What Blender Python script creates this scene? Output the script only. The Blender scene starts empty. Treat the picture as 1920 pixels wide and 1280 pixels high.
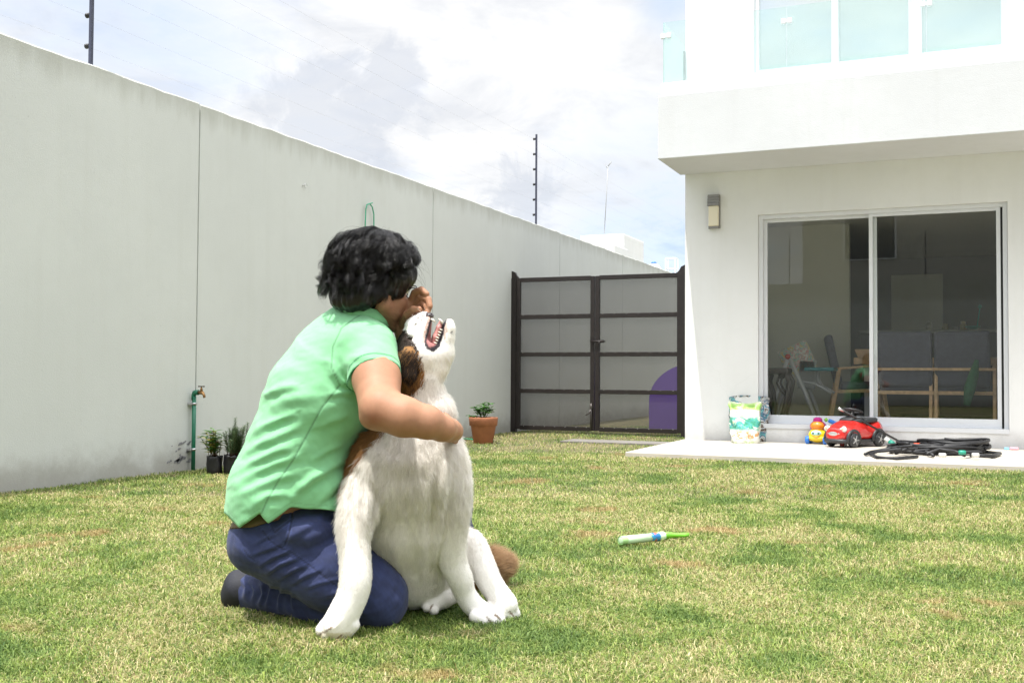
import bpy, bmesh, math, random
import numpy as np
from mathutils import Vector, Matrix, Quaternion
random.seed(7); RNG = np.random.default_rng(7)
R = math.radians
sc = bpy.context.scene
COL = sc.collection
# ------------------------------------------------------------------ camera
CAMH = 0.70; FPX = 1978.9; YAW = 0.4062; PIT = 0.0318; ROL = 0.0060
_cy, _sy = math.cos(YAW), math.sin(YAW)
CF = Vector((-_sy*math.cos(PIT), _cy*math.cos(PIT), math.sin(PIT)))
_r = Vector((_cy, _sy, 0)); _u = _r.cross(CF)
CR = _r*math.cos(ROL) + _u*math.sin(ROL); CU = -_r*math.sin(ROL) + _u*math.cos(ROL)
CP = Vector((0, 0, CAMH))
cam = bpy.data.cameras.new("camera"); camo = bpy.data.objects.new("camera", cam); COL.objects.link(camo)
CM = Matrix(((CR.x, CU.x, -CF.x, 0), (CR.y, CU.y, -CF.y, 0), (CR.z, CU.z, -CF.z, CAMH), (0, 0, 0, 1)))
camo.matrix_world = CM
cam.sensor_width = 36; cam.lens = FPX/1920*36; cam.clip_start = 0.05; cam.clip_end = 3000
sc.camera = camo
sc.render.resolution_x = 1024; sc.render.resolution_y = 682
# ------------------------------------------------------------------ light
sc.view_settings.view_transform = 'Standard'; sc.view_settings.look = 'None'
sc.view_settings.gamma = 1; sc.view_settings.use_curve_mapping = False
sc.view_settings.exposure = 1.55
SUND = Vector((0.092, 0.285, -1)).normalized()      # direction the light travels
sl = bpy.data.lights.new("sun", 'SUN'); so = bpy.data.objects.new("sun", sl); COL.objects.link(so)
sl.energy = 1.9; sl.angle = R(0.55); sl.color = (1, .965, .90)
so.rotation_euler = SUND.to_track_quat('-Z', 'Y').to_euler(); so.location = (0, 0, 20)
elev = math.asin(-SUND.z); az = math.atan2(-SUND.x, -SUND.y)      # sun azimuth from +Y clockwise to +X
W = bpy.data.worlds.new("World"); sc.world = W; W.use_nodes = True

class NT:
    """tiny node helper"""
    def __init__(s, nt): s.nt = nt; s.n = nt.nodes; s.l = nt.links
    def new(s, t, **k):
        n = s.n.new(t)
        for a, b in k.items():
            if a[0] == 'i' and a[1:].isdigit(): s.put(n.inputs[int(a[1:])], b)
            elif a in n.inputs.keys(): s.put(n.inputs[a], b)
            else: setattr(n, a, b)
        return n
    def put(s, i, v):
        if isinstance(v, bpy.types.NodeSocket): s.l.new(v, i)
        elif isinstance(v, bpy.types.Node): s.l.new(v.outputs[0], i)
        else: i.default_value = v
    def math(s, op, a, b=0.0, c=0.0, clamp=False):
        n = s.n.new('ShaderNodeMath'); n.operation = op; n.use_clamp = clamp
        s.put(n.inputs[0], a); s.put(n.inputs[1], b); s.put(n.inputs[2], c); return n.outputs[0]
    def vmath(s, op, a, b=(0, 0, 0), sc_=None):
        n = s.n.new('ShaderNodeVectorMath'); n.operation = op
        s.put(n.inputs[0], a); s.put(n.inputs[1], b)
        if sc_ is not None: s.put(n.inputs['Scale'], sc_)
        return n.outputs['Value'] if op in ('DOT_PRODUCT', 'DISTANCE', 'LENGTH') else n.outputs[0]
    def noise(s, vec, scale, detail=4, rough=.55, dist=0.0):
        n = s.n.new('ShaderNodeTexNoise'); s.put(n.inputs['Vector'], vec)
        n.inputs['Scale'].default_value = scale; n.inputs['Detail'].default_value = detail
        n.inputs['Roughness'].default_value = rough; n.inputs['Distortion'].default_value = dist
        return n.outputs[0]
    def ramp(s, v, stops, interp='LINEAR'):
        n = s.n.new('ShaderNodeValToRGB'); s.put(n.inputs[0], v); e = n.color_ramp.elements
        n.color_ramp.interpolation = interp
        while len(e) < len(stops): e.new(.5)
        for i, (p, c) in enumerate(stops):
            e[i].position = p; e[i].color = (*c, 1) if isinstance(c, tuple) else (c, c, c, 1)
        return n.outputs[0]
    def mix(s, f, a, b, mode='MIX'):
        n = s.n.new('ShaderNodeMix'); n.data_type = 'RGBA'; n.blend_type = mode
        s.put(n.inputs[0], f)
        for i, v in ((6, a), (7, b)): s.put(n.inputs[i], (*v, 1) if isinstance(v, tuple) and len(v) == 3 else v)
        return n.outputs[2]
    def mapr(s, v, a, b, c=0.0, d=1.0, smooth=True):
        n = s.n.new('ShaderNodeMapRange'); n.interpolation_type = 'SMOOTHSTEP' if smooth else 'LINEAR'
        s.put(n.inputs[0], v)
        for i, x in enumerate((a, b, c, d)): n.inputs[1+i].default_value = x
        return n.outputs[0]

w = NT(W.node_tree); w.n.clear()
sky = w.new('ShaderNodeTexSky', sky_type='NISHITA', sun_disc=False, sun_elevation=elev, sun_rotation=az)
sky.air_density = 1.0; sky.dust_density = 1.5; sky.altitude = 2200
tc = w.new('ShaderNodeTexCoord'); D = tc.outputs['Generated']
sep = w.new('ShaderNodeSeparateXYZ', i0=D)
inv = w.math('DIVIDE', 1.0, w.math('ADD', w.math('MAXIMUM', sep.outputs[2], 0.0), 0.22))
cl = w.vmath('MULTIPLY', D, (1, 1, .55)); cl = w.vmath('SCALE', cl, sc_=inv)
n1 = w.noise(cl, 1.5, 9, .60, .35)
n2 = w.noise(w.vmath('ADD', cl, (4.3, 1.7, .3)), 3.6, 10, .60, .45)
def dirpx(px, py): return (CF + CR*((px-960)/FPX) - CU*((py-640)/FPX)).normalized()
def blobm(px, py, r0, r1):      # soft region of the sky around a direction
    dd = w.vmath('DISTANCE', w.vmath('NORMALIZE', D), tuple(dirpx(px, py)))
    return w.mapr(dd, r0, r1, 1.0, 0.0)
nshape = w.noise(w.vmath('NORMALIZE', D), 13.0, 9, .62, .5)
greys = w.math('MAXIMUM', blobm(640, 240, .02, .155), w.math('MULTIPLY', blobm(990, 350, .01, .12), .75))
greys = w.math('MAXIMUM', greys, w.math('MULTIPLY', blobm(760, 130, .0, .06), .85))
gcl = w.mapr(w.math('ADD', w.math('MULTIPLY', greys, .44), w.math('MULTIPLY', nshape, 1.0)), .72, .87)
blues = w.math('MAXIMUM', w.math('MULTIPLY', blobm(200, 20, .0, .16), .8), w.math('MULTIPLY', blobm(1330, 560, .02, .26), 1.15))
blues = w.math('MULTIPLY', blues, w.mapr(n2, .38, .66, .25, 1.0))
blues = w.math('MAXIMUM', blues, w.math('MULTIPLY', blobm(1260, 0, .0, .05), .8))
cover = w.mapr(n1, .34, .56, .72, 1.0)
white = w.ramp(n2, [(.36, (.80, .82, .86)), (.47, (.91, .92, .94)), (.55, (1.0, 1.0, 1.0))])
skyb = w.vmath('SCALE', sky.outputs[0], sc_=0.10)
c1 = w.mix(cover, skyb, w.vmath('SCALE', white, sc_=0.365))
c1 = w.mix(w.math('MULTIPLY', gcl, .62), c1, (.235, .250, .280))
c1 = w.mix(w.math('MULTIPLY', blues, .8, clamp=True), c1, (.205, .262, .35))
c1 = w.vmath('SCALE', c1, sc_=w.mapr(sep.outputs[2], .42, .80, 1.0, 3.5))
low = w.mapr(sep.outputs[2], -.06, -.01, 0.0, 1.0)
c1 = w.mix(low, (.16, .16, .13), c1)
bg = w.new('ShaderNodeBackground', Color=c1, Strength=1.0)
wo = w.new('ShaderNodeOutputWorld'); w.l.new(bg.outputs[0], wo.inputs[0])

# ------------------------------------------------------------------ helpers
def at(px, py, d):
    return CP + (CF + CR*((px-960)/FPX) - CU*((py-640)/FPX))*d
def onY(px, py, Y):
    v = CF + CR*((px-960)/FPX) - CU*((py-640)/FPX); return CP + v*(Y/v.y)
def onX(px, py, X):
    v = CF + CR*((px-960)/FPX) - CU*((py-640)/FPX); return CP + v*(X/v.x)
def onZ(px, py, Z):
    v = CF + CR*((px-960)/FPX) - CU*((py-640)/FPX); return CP + v*((Z-CAMH)/v.z)
def link(o, parent=None):
    COL.objects.link(o)
    if parent is not None: o.parent = parent
    return o
def thing(name, label, cat, loc=(0, 0, 0), rz=0.0, group=None):
    o = bpy.data.objects.new(name, None); COL.objects.link(o); o.location = loc; o.rotation_euler = (0, 0, rz)
    o.empty_display_size = .05
    o['label'] = label; o['category'] = cat
    if group: o['group'] = group
    return o
def tag(o, label=None, cat=None, group=None, kind=None):
    if label: o['label'] = label
    if cat: o['category'] = cat
    if group: o['group'] = group
    if kind: o['kind'] = kind
    return o
class MB:
    """collects shapes into one mesh"""
    def __init__(s): s.bm = bmesh.new(); s.mi = 0
    def _mi(s, fs):
        for f in fs: f.material_index = s.mi
    def box(s, x0, x1, y0, y1, z0, z1, M=None, bev=0.0):
        vs = [s.bm.verts.new((x, y, z)) for x in (x0, x1) for y in (y0, y1) for z in (z0, z1)]
        fs = [s.bm.faces.new([vs[i] for i in q]) for q in ((0, 1, 3, 2), (4, 6, 7, 5), (0, 4, 5, 1), (2, 3, 7, 6), (0, 2, 6, 4), (1, 5, 7, 3))]
        s._mi(fs)
        if bev > 0:
            es = list({e for f in fs for e in f.edges})
            r = bmesh.ops.bevel(s.bm, geom=es, offset=bev, segments=2, affect='EDGES', profile=.5)
            vs = list({v for f in r['faces'] for v in f.verts} | {v for v in vs if v.is_valid}); s._mi(r['faces'])
        if M is not None: bmesh.ops.transform(s.bm, matrix=M, verts=[v for v in vs if v.is_valid])
        return s
    def bar(s, a, b, w_, h_, up=(0, 0, 1), bev=0.0):
        a = Vector(a); b = Vector(b); z = (b-a); L = z.length; z.normalize()
        x = Vector(up).cross(z)
        if x.length < 1e-4: x = Vector((1, 0, 0)).cross(z)
        x.normalize(); y = z.cross(x)
        M = Matrix(((x.x, y.x, z.x, a.x), (x.y, y.y, z.y, a.y), (x.z, y.z, z.z, a.z), (0, 0, 0, 1)))
        return s.box(-w_/2, w_/2, -h_/2, h_/2, 0, L, M, bev)
    def tube(s, pts, r, n=10, cap=True, close=False):
        pts = [Vector(p) for p in pts]; m = len(pts)
        rr = r if isinstance(r, (list, tuple)) else [r]*m
        rings = []; x = None
        for i, p in enumerate(pts):
            if close: t = pts[(i+1) % m]-pts[i-1]
            else: t = pts[min(i+1, m-1)]-pts[max(i-1, 0)]
            t.normalize()
            if x is None:
                x = t.orthogonal().normalized()
            else:
                x = (x-t*x.dot(t)); x.normalize()
            y = t.cross(x)
            rings.append([s.bm.verts.new(p+(x*math.cos(2*math.pi*k/n)+y*math.sin(2*math.pi*k/n))*rr[i]) for k in range(n)])
        fs = []
        for i in range(m if close else m-1):
            A, B = rings[i], rings[(i+1) % m]
            for k in range(n): fs.append(s.bm.faces.new((A[k], A[(k+1) % n], B[(k+1) % n], B[k])))
        if cap and not close:
            fs.append(s.bm.faces.new(rings[0][::-1])); fs.append(s.bm.faces.new(rings[-1]))
        for f in fs: f.smooth = True
        s._mi(fs); return s
    def lathe(s, prof, n=24, M=None, cap=True):
        rings = []
        for r, z in prof:
            rings.append([s.bm.verts.new((r*math.cos(2*math.pi*k/n), r*math.sin(2*math.pi*k/n), z)) for k in range(n)])
        fs = []
        for A, B in zip(rings, rings[1:]):
            for k in range(n): fs.append(s.bm.faces.new((A[k], A[(k+1) % n], B[(k+1) % n], B[k])))
        if cap: fs.append(s.bm.faces.new(rings[0][::-1])); fs.append(s.bm.faces.new(rings[-1]))
        for f in fs: f.smooth = True
        s._mi(fs)
        if M is not None: bmesh.ops.transform(s.bm, matrix=M, verts=[v for r_ in rings for v in r_])
        return s
    def ball(s, c, rad, M=None, u=20, v=12):
        rx, ry, rz = (rad,)*3 if not isinstance(rad, (tuple, list)) else rad
        r = bmesh.ops.create_uvsphere(s.bm, u_segments=u, v_segments=v, radius=1)
        vs = r['verts']; fs = {f for q in vs for f in q.link_faces}
        T = Matrix.Translation(c) @ (M.to_4x4() if M is not None else Matrix()) @ Matrix.Diagonal((rx, ry, rz, 1))
        bmesh.ops.transform(s.bm, matrix=T, verts=vs)
        for f in fs: f.smooth = True
        s._mi(fs); return s
    def prism(s, pts, y0, y1, M=None):
        """outline in (x,z) extruded along y"""
        A = [s.bm.verts.new((x, y0, z)) for x, z in pts]; B = [s.bm.verts.new((x, y1, z)) for x, z in pts]
        fs = [s.bm.faces.new(A), s.bm.faces.new(B[::-1])]
        n = len(pts)
        for i in range(n): fs.append(s.bm.faces.new((A[i], B[i], B[(i+1) % n], A[(i+1) % n])))
        s._mi(fs)
        if M is not None: bmesh.ops.transform(s.bm, matrix=M, verts=A+B)
        return s
    def build(s, name, m, parent=None, smooth=None, keep=False):
        me = bpy.data.meshes.new(name); bmesh.ops.recalc_face_normals(s.bm, faces=s.bm.faces[:])
        s.bm.to_mesh(me); s.bm.free()
        for q in (m if isinstance(m, (list, tuple)) else [m]): me.materials.append(q)
        if smooth is not None:
            for p in me.polygons: p.use_smooth = smooth
        return link(bpy.data.objects.new(name, me), parent)
def copy_tree(o, parent=None):
    c = o.copy(); COL.objects.link(c)
    if parent is not None: c.parent = parent
    for ch in list(o.children): copy_tree(ch, c)
    return c
def mat(name, col, rough=.6, var=0.0, vs=6.0, bump=0.0, bs=60.0, metal=0.0, spec=.5, trans=0.0, sub=0.0, attr=None, coat=0.0, sheen=0.0):
    m = bpy.data.materials.new(name); m.use_nodes = True; t = NT(m.node_tree); b = t.n['Principled BSDF']
    b.inputs['Roughness'].default_value = rough; b.inputs['Metallic'].default_value = metal
    b.inputs['Specular IOR Level'].default_value = spec; b.inputs['Coat Weight'].default_value = coat
    if sheen: b.inputs['Sheen Weight'].default_value = sheen; b.inputs['Sheen Roughness'].default_value = .5
    geo = t.new('ShaderNodeNewGeometry').outputs['Position'] if attr == 'pos' else t.new('ShaderNodeTexCoord').outputs['Object']
    c = None
    if attr and attr != 'pos':
        c = t.new('ShaderNodeAttribute', attribute_name=attr).outputs['Color']
    if var > 0:
        n = t.noise(geo, vs, 6, .6); f = t.mapr(n, .3, .7, 1-var, 1+var*.6, smooth=False)
        base = c if c is not None else t.new('ShaderNodeRGB').outputs[0]
        if c is None: base.default_value = (*col, 1)
        c = t.vmath('SCALE', base, sc_=f)
    if c is not None: t.put(b.inputs['Base Color'], c)
    else: b.inputs['Base Color'].default_value = (*col, 1)
    if bump > 0:
        bn = t.new('ShaderNodeBump', Strength=1.0, Distance=bump, Height=t.noise(geo, bs, 5, .6)); t.put(b.inputs['Normal'], bn)
    if sub > 0:
        b.inputs['Subsurface Weight'].default_value = sub; b.inputs['Subsurface Radius'].default_value = (.012, .005, .003); b.inputs['Subsurface Scale'].default_value = 1.0
    if trans > 0:
        b.inputs['Transmission Weight'].default_value = trans
    return m
# ------------------------------------------------------------------ dimensions (metres)
WX = -5.12; WH = 2.665; YG = 11.90; HG = 1.882; GX = -2.985; YF = 10.82; CX = -2.689; ZS = 2.806; ZB = .045
DB = .889; Z1 = 3.423; BX = -2.741; DX0, DX1, DZ0, DZ1 = -1.937, .366, .208, 2.346; PY = 8.755

# ------------------------------------------------------------------ materials of the setting
def plaster(name, col, stain, grime, topstain=None, bumpd=.0012):
    m = bpy.data.materials.new(name); m.use_nodes = True; t = NT(m.node_tree); b = t.n['Principled BSDF']
    P = t.new('ShaderNodeNewGeometry').outputs['Position']; s = t.new('ShaderNodeSeparateXYZ', i0=P)
    big = t.noise(P, .8, 5, .55); fine = t.noise(P, 9, 6, .6)
    streak = t.noise(t.vmath('MULTIPLY', P, (9, 9, .55)), 1.0, 6, .6)
    c = t.mix(t.mapr(big, .35, .65, 0, 1), tuple(col), tuple(x*.95 for x in col))
    c = t.mix(t.math('MULTIPLY', t.mapr(streak, .46, .72), stain), c, tuple(x*f for x, f in zip(col, (.80, .79, .74))))
    c = t.mix(t.math('MULTIPLY', t.mapr(fine, .45, .75), .28), c, tuple(x*.92 for x in col))
    # splashed dirt along the foot
    h = t.math('ADD', s.outputs[2], t.math('MULTIPLY', t.math('SUBTRACT', t.noise(P, 5, 6, .7), .5), .35))
    c = t.mix(t.math('MULTIPLY', t.mapr(h, .0, .26, 1, 0), grime), c, (.20, .175, .14))
    spk = t.mapr(t.noise(P, 55, 3, .5), .735, .77)
    c = t.mix(t.math('MULTIPLY', spk, grime*.6), c, (.25, .25, .24))
    if topstain:
        ht = t.math('ADD', s.outputs[2], t.math('MULTIPLY', t.math('SUBTRACT', t.noise(t.vmath('MULTIPLY', P, (7, 7, 1.2)), 1, 7, .7), .5), .42))
        c = t.mix(t.math('MULTIPLY', t.mapr(ht, topstain-.20, topstain+.03), .45), c, (.30, .30, .25))
    # hairline cracks
    vor = t.new('ShaderNodeTexVoronoi', feature='DISTANCE_TO_EDGE'); vor.inputs['Scale'].default_value = .5
    t.put(vor.inputs['Vector'], t.vmath('ADD', P, t.vmath('SCALE', t.new('ShaderNodeTexNoise', Vector=P, Scale=2.2, Detail=5.0).outputs['Color'], sc_=.55)))
    cr = t.math('MULTIPLY', t.mapr(vor.outputs['Distance'], .0, .006, 1, 0), t.mapr(t.noise(P, .55, 2), .50, .58))
    c = t.mix(t.math('MULTIPLY', cr, .20*min(1, stain*1.5)), c, (.26, .26, .24))
    t.put(b.inputs['Base Color'], c); b.inputs['Roughness'].default_value = .82; b.inputs['Specular IOR Level'].default_value = .25
    hh = t.math('ADD', t.math('MULTIPLY', t.noise(P, 140, 4, .6), .6), t.noise(P, 4, 4, .5))
    bn = t.new('ShaderNodeBump', Strength=.8, Distance=bumpd*3, Height=hh); t.put(b.inputs['Normal'], bn)
    return m
M = {}
M['wall'] = plaster('grey_plaster', (.59, .61, .59), .12, .55, WH)
M['house'] = plaster('white_plaster', (.785, .795, .80), .12, .35)
M['inner'] = plaster('room_plaster', (.70, .70, .63), .1, .0)
M['white_alu'] = mat('white_aluminium', (.68, .70, .73), .35, spec=.5)
M['tile'] = mat('patio_tile', (.50, .46, .395), .6, .10, 3, .0006, 90, attr='pos')
M['conc'] = mat('concrete', (.20, .185, .165), .85, .25, 7, .002, 50, attr='pos')
M['brown_metal'] = mat('brown_metal', (.016, .011, .010), .5, .35, 14, .0004, 120, spec=.5)
M['post_metal'] = mat('post_metal', (.045, .05, .085), .45, .2, 30)
M['black'] = mat('black_plastic', (.018, .018, .02), .45, .2, 20)
M['wood'] = mat('oak_wood', (.72, .46, .25), .5, .25, 18)
M['grey_cloth'] = mat('grey_cloth', (.10, .10, .14), .9, .15, 20, .0006, 300)
M['steel'] = mat('galvanised_steel', (.55, .55, .56), .35, .15, 20, metal=.9)

def glass(name, tint, body, base_refl=.0, rough=0.0):
    m = bpy.data.materials.new(name); m.use_nodes = True; t = NT(m.node_tree); t.n.clear()
    fr = t.new('ShaderNodeFresnel', IOR=1.52); bk = t.new('ShaderNodeNewGeometry').outputs['Backfacing']
    f = t.math('MULTIPLY', t.math('ADD', fr.outputs[0], base_refl, clamp=True), t.math('SUBTRACT', 1.0, bk))
    tr = t.new('ShaderNodeBsdfTransparent', Color=(*tint, 1)); gl = t.new('ShaderNodeBsdfGlossy', Roughness=rough, Color=(.97, 1, 1, 1))
    mx = t.n.new('ShaderNodeMixShader'); t.put(mx.inputs[0], f); t.l.new(tr.outputs[0], mx.inputs[1]); t.l.new(gl.outputs[0], mx.inputs[2])
    out = mx.outputs[0]
    if body > 0:
        df = t.new('ShaderNodeBsdfDiffuse', Color=(.80, .90, .90, 1)); m2 = t.n.new('ShaderNodeMixShader'); m2.inputs[0].default_value = body
        t.l.new(out, m2.inputs[1]); t.l.new(df.outputs[0], m2.inputs[2]); out = m2.outputs[0]
    o = t.new('ShaderNodeOutputMaterial'); t.l.new(out, o.inputs[0]); return m
M['glass'] = glass('door_glass', (.97, .98, .97), .0, .028)
M['rail_glass'] = glass('greenish_glass', (.90, .965, .95), .08, .015)
M['up_glass'] = glass('mirrored_glass', (.8, .86, .86), .16, .66)

# lawn colours shared by blades and soil: dry straw patches and lusher green ones
def lawn_patch(t, P):
    a = t.noise(P, .95, 5, .62); b = t.noise(t.vmath('ADD', P, (7, 3, 0)), 3.4, 5, .6)
    v = t.math('ADD', t.math('MULTIPLY', a, .62), t.math('MULTIPLY', b, .38))
    return v
def grass_mats():
    m = bpy.data.materials.new('grass_blades'); m.use_nodes = True; t = NT(m.node_tree); b = t.n['Principled BSDF']
    P = t.new('ShaderNodeNewGeometry').outputs['Position']
    P2 = t.vmath('MULTIPLY', P, (1, 1, 0))
    v = lawn_patch(t, P2)
    rnd = t.new('ShaderNodeAttribute', attribute_name='rnd'); rs = t.new('ShaderNodeSeparateXYZ', i0=rnd.outputs['Color'])
    dry = t.math('ADD', t.mapr(v, .41, .60, .86, -.06), t.math('MULTIPLY', t.math('SUBTRACT', rs.outputs[0], .5), 1.5))
    green = t.mix(rs.outputs[1], (.055, .125, .022), (.36, .44, .10))
    lush = t.mix(rs.outputs[1], (.050, .115, .022), (.22, .31, .07))
    green = t.mix(t.mapr(v, .50, .60), green, lush)
    straw = t.mix(rs.outputs[2], (.42, .35, .15), (.64, .56, .32))
    c = t.mix(t.mapr(dry, .62, 1.05), green, straw)
    spot = t.mapr(t.noise(t.vmath('ADD', P2, (1.3, 8, 0)), 1.7, 3, .55), .615, .67)
    c = t.mix(t.math('MULTIPLY', spot, .65), c, t.mix(rs.outputs[2], (.34, .20, .085), (.50, .34, .17)))
    t.put(b.inputs['Base Color'], c); b.inputs['Roughness'].default_value = .55; b.inputs['Specular IOR Level'].default_value = .35
    tl = t.new('ShaderNodeBsdfTranslucent', Color=c); mx = t.n.new('ShaderNodeMixShader'); mx.inputs[0].default_value = .28
    t.l.new(b.outputs[0], mx.inputs[1]); t.l.new(tl.outputs[0], mx.inputs[2])
    t.l.new(mx.outputs[0], t.n['Material Output'].inputs[0])
    g = bpy.data.materials.new('lawn_soil'); g.use_nodes = True; t = NT(g.node_tree); b = t.n['Principled BSDF']
    P = t.new('ShaderNodeNewGeometry').outputs['Position']; v = lawn_patch(t, t.vmath('MULTIPLY', P, (1, 1, 0)))
    fine = t.noise(P, 60, 5, .7)
    c = t.mix(t.mapr(v, .44, .62), (.26, .22, .11), (.10, .135, .04)); c = t.mix(t.mapr(fine, .35, .7), c, (.055, .05, .022))
    t.put(b.inputs['Base Color'], c); b.inputs['Roughness'].default_value = .95
    t.put(b.inputs['Normal'], t.new('ShaderNodeBump', Strength=1.0, Distance=.02, Height=fine))
    return m, g
M['grass'], M['soil'] = grass_mats()

# ------------------------------------------------------------------ ground, patio, path
g = MB(); g.box(-400, 400, -400, 400, -.5, 0); tag(g.build('ground', M['soil']), kind='structure')
p = MB(); p.box(CX-.01, 9, PY, YF+.02, -.1, ZB, bev=.006); tag(p.build('patio', M['tile']), kind='structure')
q0 = onZ(1150, 829, .012); p = MB(); p.box(-3.9, CX-.03, 10.35, 10.75, -.1, .018, bev=.004); tag(p.build('path', M['conc']), kind='structure')

# ------------------------------------------------------------------ long boundary wall on the left
def boundary_wall():
    root = thing('boundary_wall', 'long grey plastered boundary wall with vertical joints, running from the left towards the gate', 'wall', (WX, 5, 0))
    js = [onX(x, 400, WX).y for x in (372, 812, 1050)]
    step = (js[2]-js[0])/2
    ys = [js[0]-step*k for k in (5, 4, 3, 2, 1)]+js+[js[2]+2.9, js[2]+6.2, js[2]+10, js[2]+16, js[2]+24]
    m = MB(); rnd = random.Random(3)
    for a, b in zip(ys, ys[1:]):
        a += .007; b -= .007; n = max(4, int((b-a)/.12)); prev = None
        for i in range(n+1):
            y = a+(b-a)*i/n; zt = WH+rnd.uniform(-.006, .005); c = .010+rnd.uniform(-.004, .004)
            ring = [m.bm.verts.new(v) for v in ((WX, y, -.1), (WX, y, zt-c), (WX-c, y, zt), (WX-.15+.01, y, zt+rnd.uniform(-.003, .003)), (WX-.15, y, zt-.01), (WX-.15, y, -.1))]
            if prev:
                for k in range(5): m.bm.faces.new((prev[k], ring[k], ring[k+1], prev[k+1]))
            else: m.bm.faces.new(ring)
            prev = ring
        m.bm.faces.new(prev[::-1])
    o = m.build('wall_panels', M['wall'], root); o.location = (-WX, -5, 0)
    f = MB(); f.box(WX-.13, WX-.011, ys[0]+.01, ys[-1]-.01, -.1, WH-.035); o = f.build('joint_filler', M['wall'], root); o.location = (-WX, -5, 0)
    # flaked paint near the tap
    fl = MB(); rnd = random.Random(5)
    for px, py, s in ((338, 832, 4), (345, 829, 4), (354, 831, 5), (336, 841, 3), (353, 846, 5), (354, 863, 6), (336, 861, 9), (341, 859, 6), (331, 864, 5), (319, 864, 3), (314, 866, 3), (347, 858, 3), (330, 845, 2), (337, 852, 2), (322, 836, 1.5)):
        P0 = onX(px, py, WX); n = 9; sc_ = s/FPX*(P0-CP).dot(CF)
        vs = []
        for k in range(n):
            a = 2*math.pi*k/n; rr = sc_*rnd.uniform(.45, 1.15)
            vs.append(fl.bm.verts.new((WX+.0025, P0.y+rr*1.6*math.cos(a), P0.z+rr*.8*math.sin(a)+rr*.5*math.cos(a))))
        fl.bm.faces.new(vs)
    o = fl.build('peeled_paint', mat('bare_render', (.22, .22, .23), .95, .3, 40), root); o.location = (-WX, -5, 0)
    return root
boundary_wall()
def ring_nail():
    P0 = onX(567, 348, WX); m = MB()
    m.tube([(WX-.01, P0.y, P0.z), (WX+.02, P0.y, P0.z)], .004, 6)
    m.tube([(WX+.022, P0.y+.02*math.cos(a)+.02, P0.z+.02*math.sin(a)) for a in [k*.5 for k in range(12)]], .002, 6)
    tag(m.build('eye_bolt', M['steel']), 'small rusty ring bolt fixed high on the grey boundary wall', 'bolt')
ring_nail()
def hose_loop():
    m = MB(); pts = []
    for px, py in ((684, 446), (685, 415), (686, 392), (688, 384), (693, 382), (698, 388), (701, 402), (701, 425), (697, 450)): pts.append(onX(px, py, WX+.03))
    m.tube(pts, .006, 8); a = onX(690, 383, WX+.0); m.tube([a, a+Vector((.05, 0, .01))], .005, 6)
    tag(m.build('cord_loop', mat('green_cord', (.05, .33, .19), .5)), 'loop of thin green cord hung on the boundary wall above the kneeling person', 'cord')
hose_loop()

# electric fence posts and wires
def fence_posts():
    base_z = WH-.02; group = 'electric fence posts on top of the boundary wall'
    H = 1.22
    def post(name, x, y, label, n=6):
        r = thing(name, label, 'fence post', (x, y, base_z), group=group)
        m = MB(); m.box(-.011, .011, -.011, .011, 0, H, bev=.002); m.tube([(-.011, 0, .0), (-.03, 0, -.12), (-.03, 0, -.3)], .008, 6)
        m.build('pole', M['post_metal'], r)
        for k in range(n):
            z = .16+k*(H-.22)/(n-1); i = MB()
            i.lathe([(.006, 0), (.016, .004), (.016, .012), (.009, .016), (.017, .022), (.017, .030), (.007, .034)], 12, Matrix.Translation((-.012, 0, z)) @ Matrix.Rotation(R(-90), 4, 'Y'))
            i.build('insulator', M['black'], r)
        return r
    pA = onX(170, 117, WX-.05).y; pB = onX(1005, 416, WX-.05).y; st = pB-pA
    a = post('fence_post', WX-.05, pA, 'dark electric fence post at the left of the photo, cut off by its top edge')
    b = post('fence_post', WX-.05, pB, 'dark electric fence post on the boundary wall near the gate, seen whole against cloud')
    ys = [pA-st, pA, pB, pB+st*1.0, pB+2*st]
    for k in range(6):
        z = base_z+.16+k*(H-.22)/5; m = MB()
        for ya, yb in zip(ys, ys[1:]):
            pts = [(WX-.085, ya+(yb-ya)*i/6, z-.02*math.sin(math.pi*i/6)) for i in range(7)]
            m.tube(pts, .0006, 4, cap=False)
        o = m.build('fence_wire', mat('fence_wire', (.5, .5, .52), .4, metal=.5))
        tag(o, ['lowest wire of the electric fence, just above the boundary wall', 'second lowest wire of the electric fence above the boundary wall', 'third wire up of the electric fence above the boundary wall',
                'fourth wire up of the electric fence above the boundary wall', 'second highest wire of the electric fence above the boundary wall', 'topmost wire of the electric fence above the boundary wall'][k], 'wire', 'wires of the electric fence')
fence_posts()

# ------------------------------------------------------------------ gate
def perforated():
    m = bpy.data.materials.new('perforated_sheet'); m.use_nodes = True; t = NT(m.node_tree); b = t.n['Principled BSDF']
    P = t.new('ShaderNodeTexCoord').outputs['Object']; s = t.new('ShaderNodeSeparateXYZ', i0=P)
    k = 2*math.pi/.0105
    a = t.math('SINE', t.math('MULTIPLY', s.outputs[0], k)); c = t.math('SINE', t.math('MULTIPLY', s.outputs[2], k))
    h = t.mapr(t.math('MULTIPLY', a, c), .10, .17)
    b.inputs['Base Color'].default_value = (.055, .052, .05, 1); b.inputs['Roughness'].default_value = .5
    tr = t.new('ShaderNodeBsdfTransparent'); mx = t.n.new('ShaderNodeMixShader'); t.put(mx.inputs[0], h)
    t.l.new(b.outputs[0], mx.inputs[1]); t.l.new(tr.outputs[0], mx.inputs[2]); t.l.new(mx.outputs[0], t.n['Material Output'].inputs[0])
    return m
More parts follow.
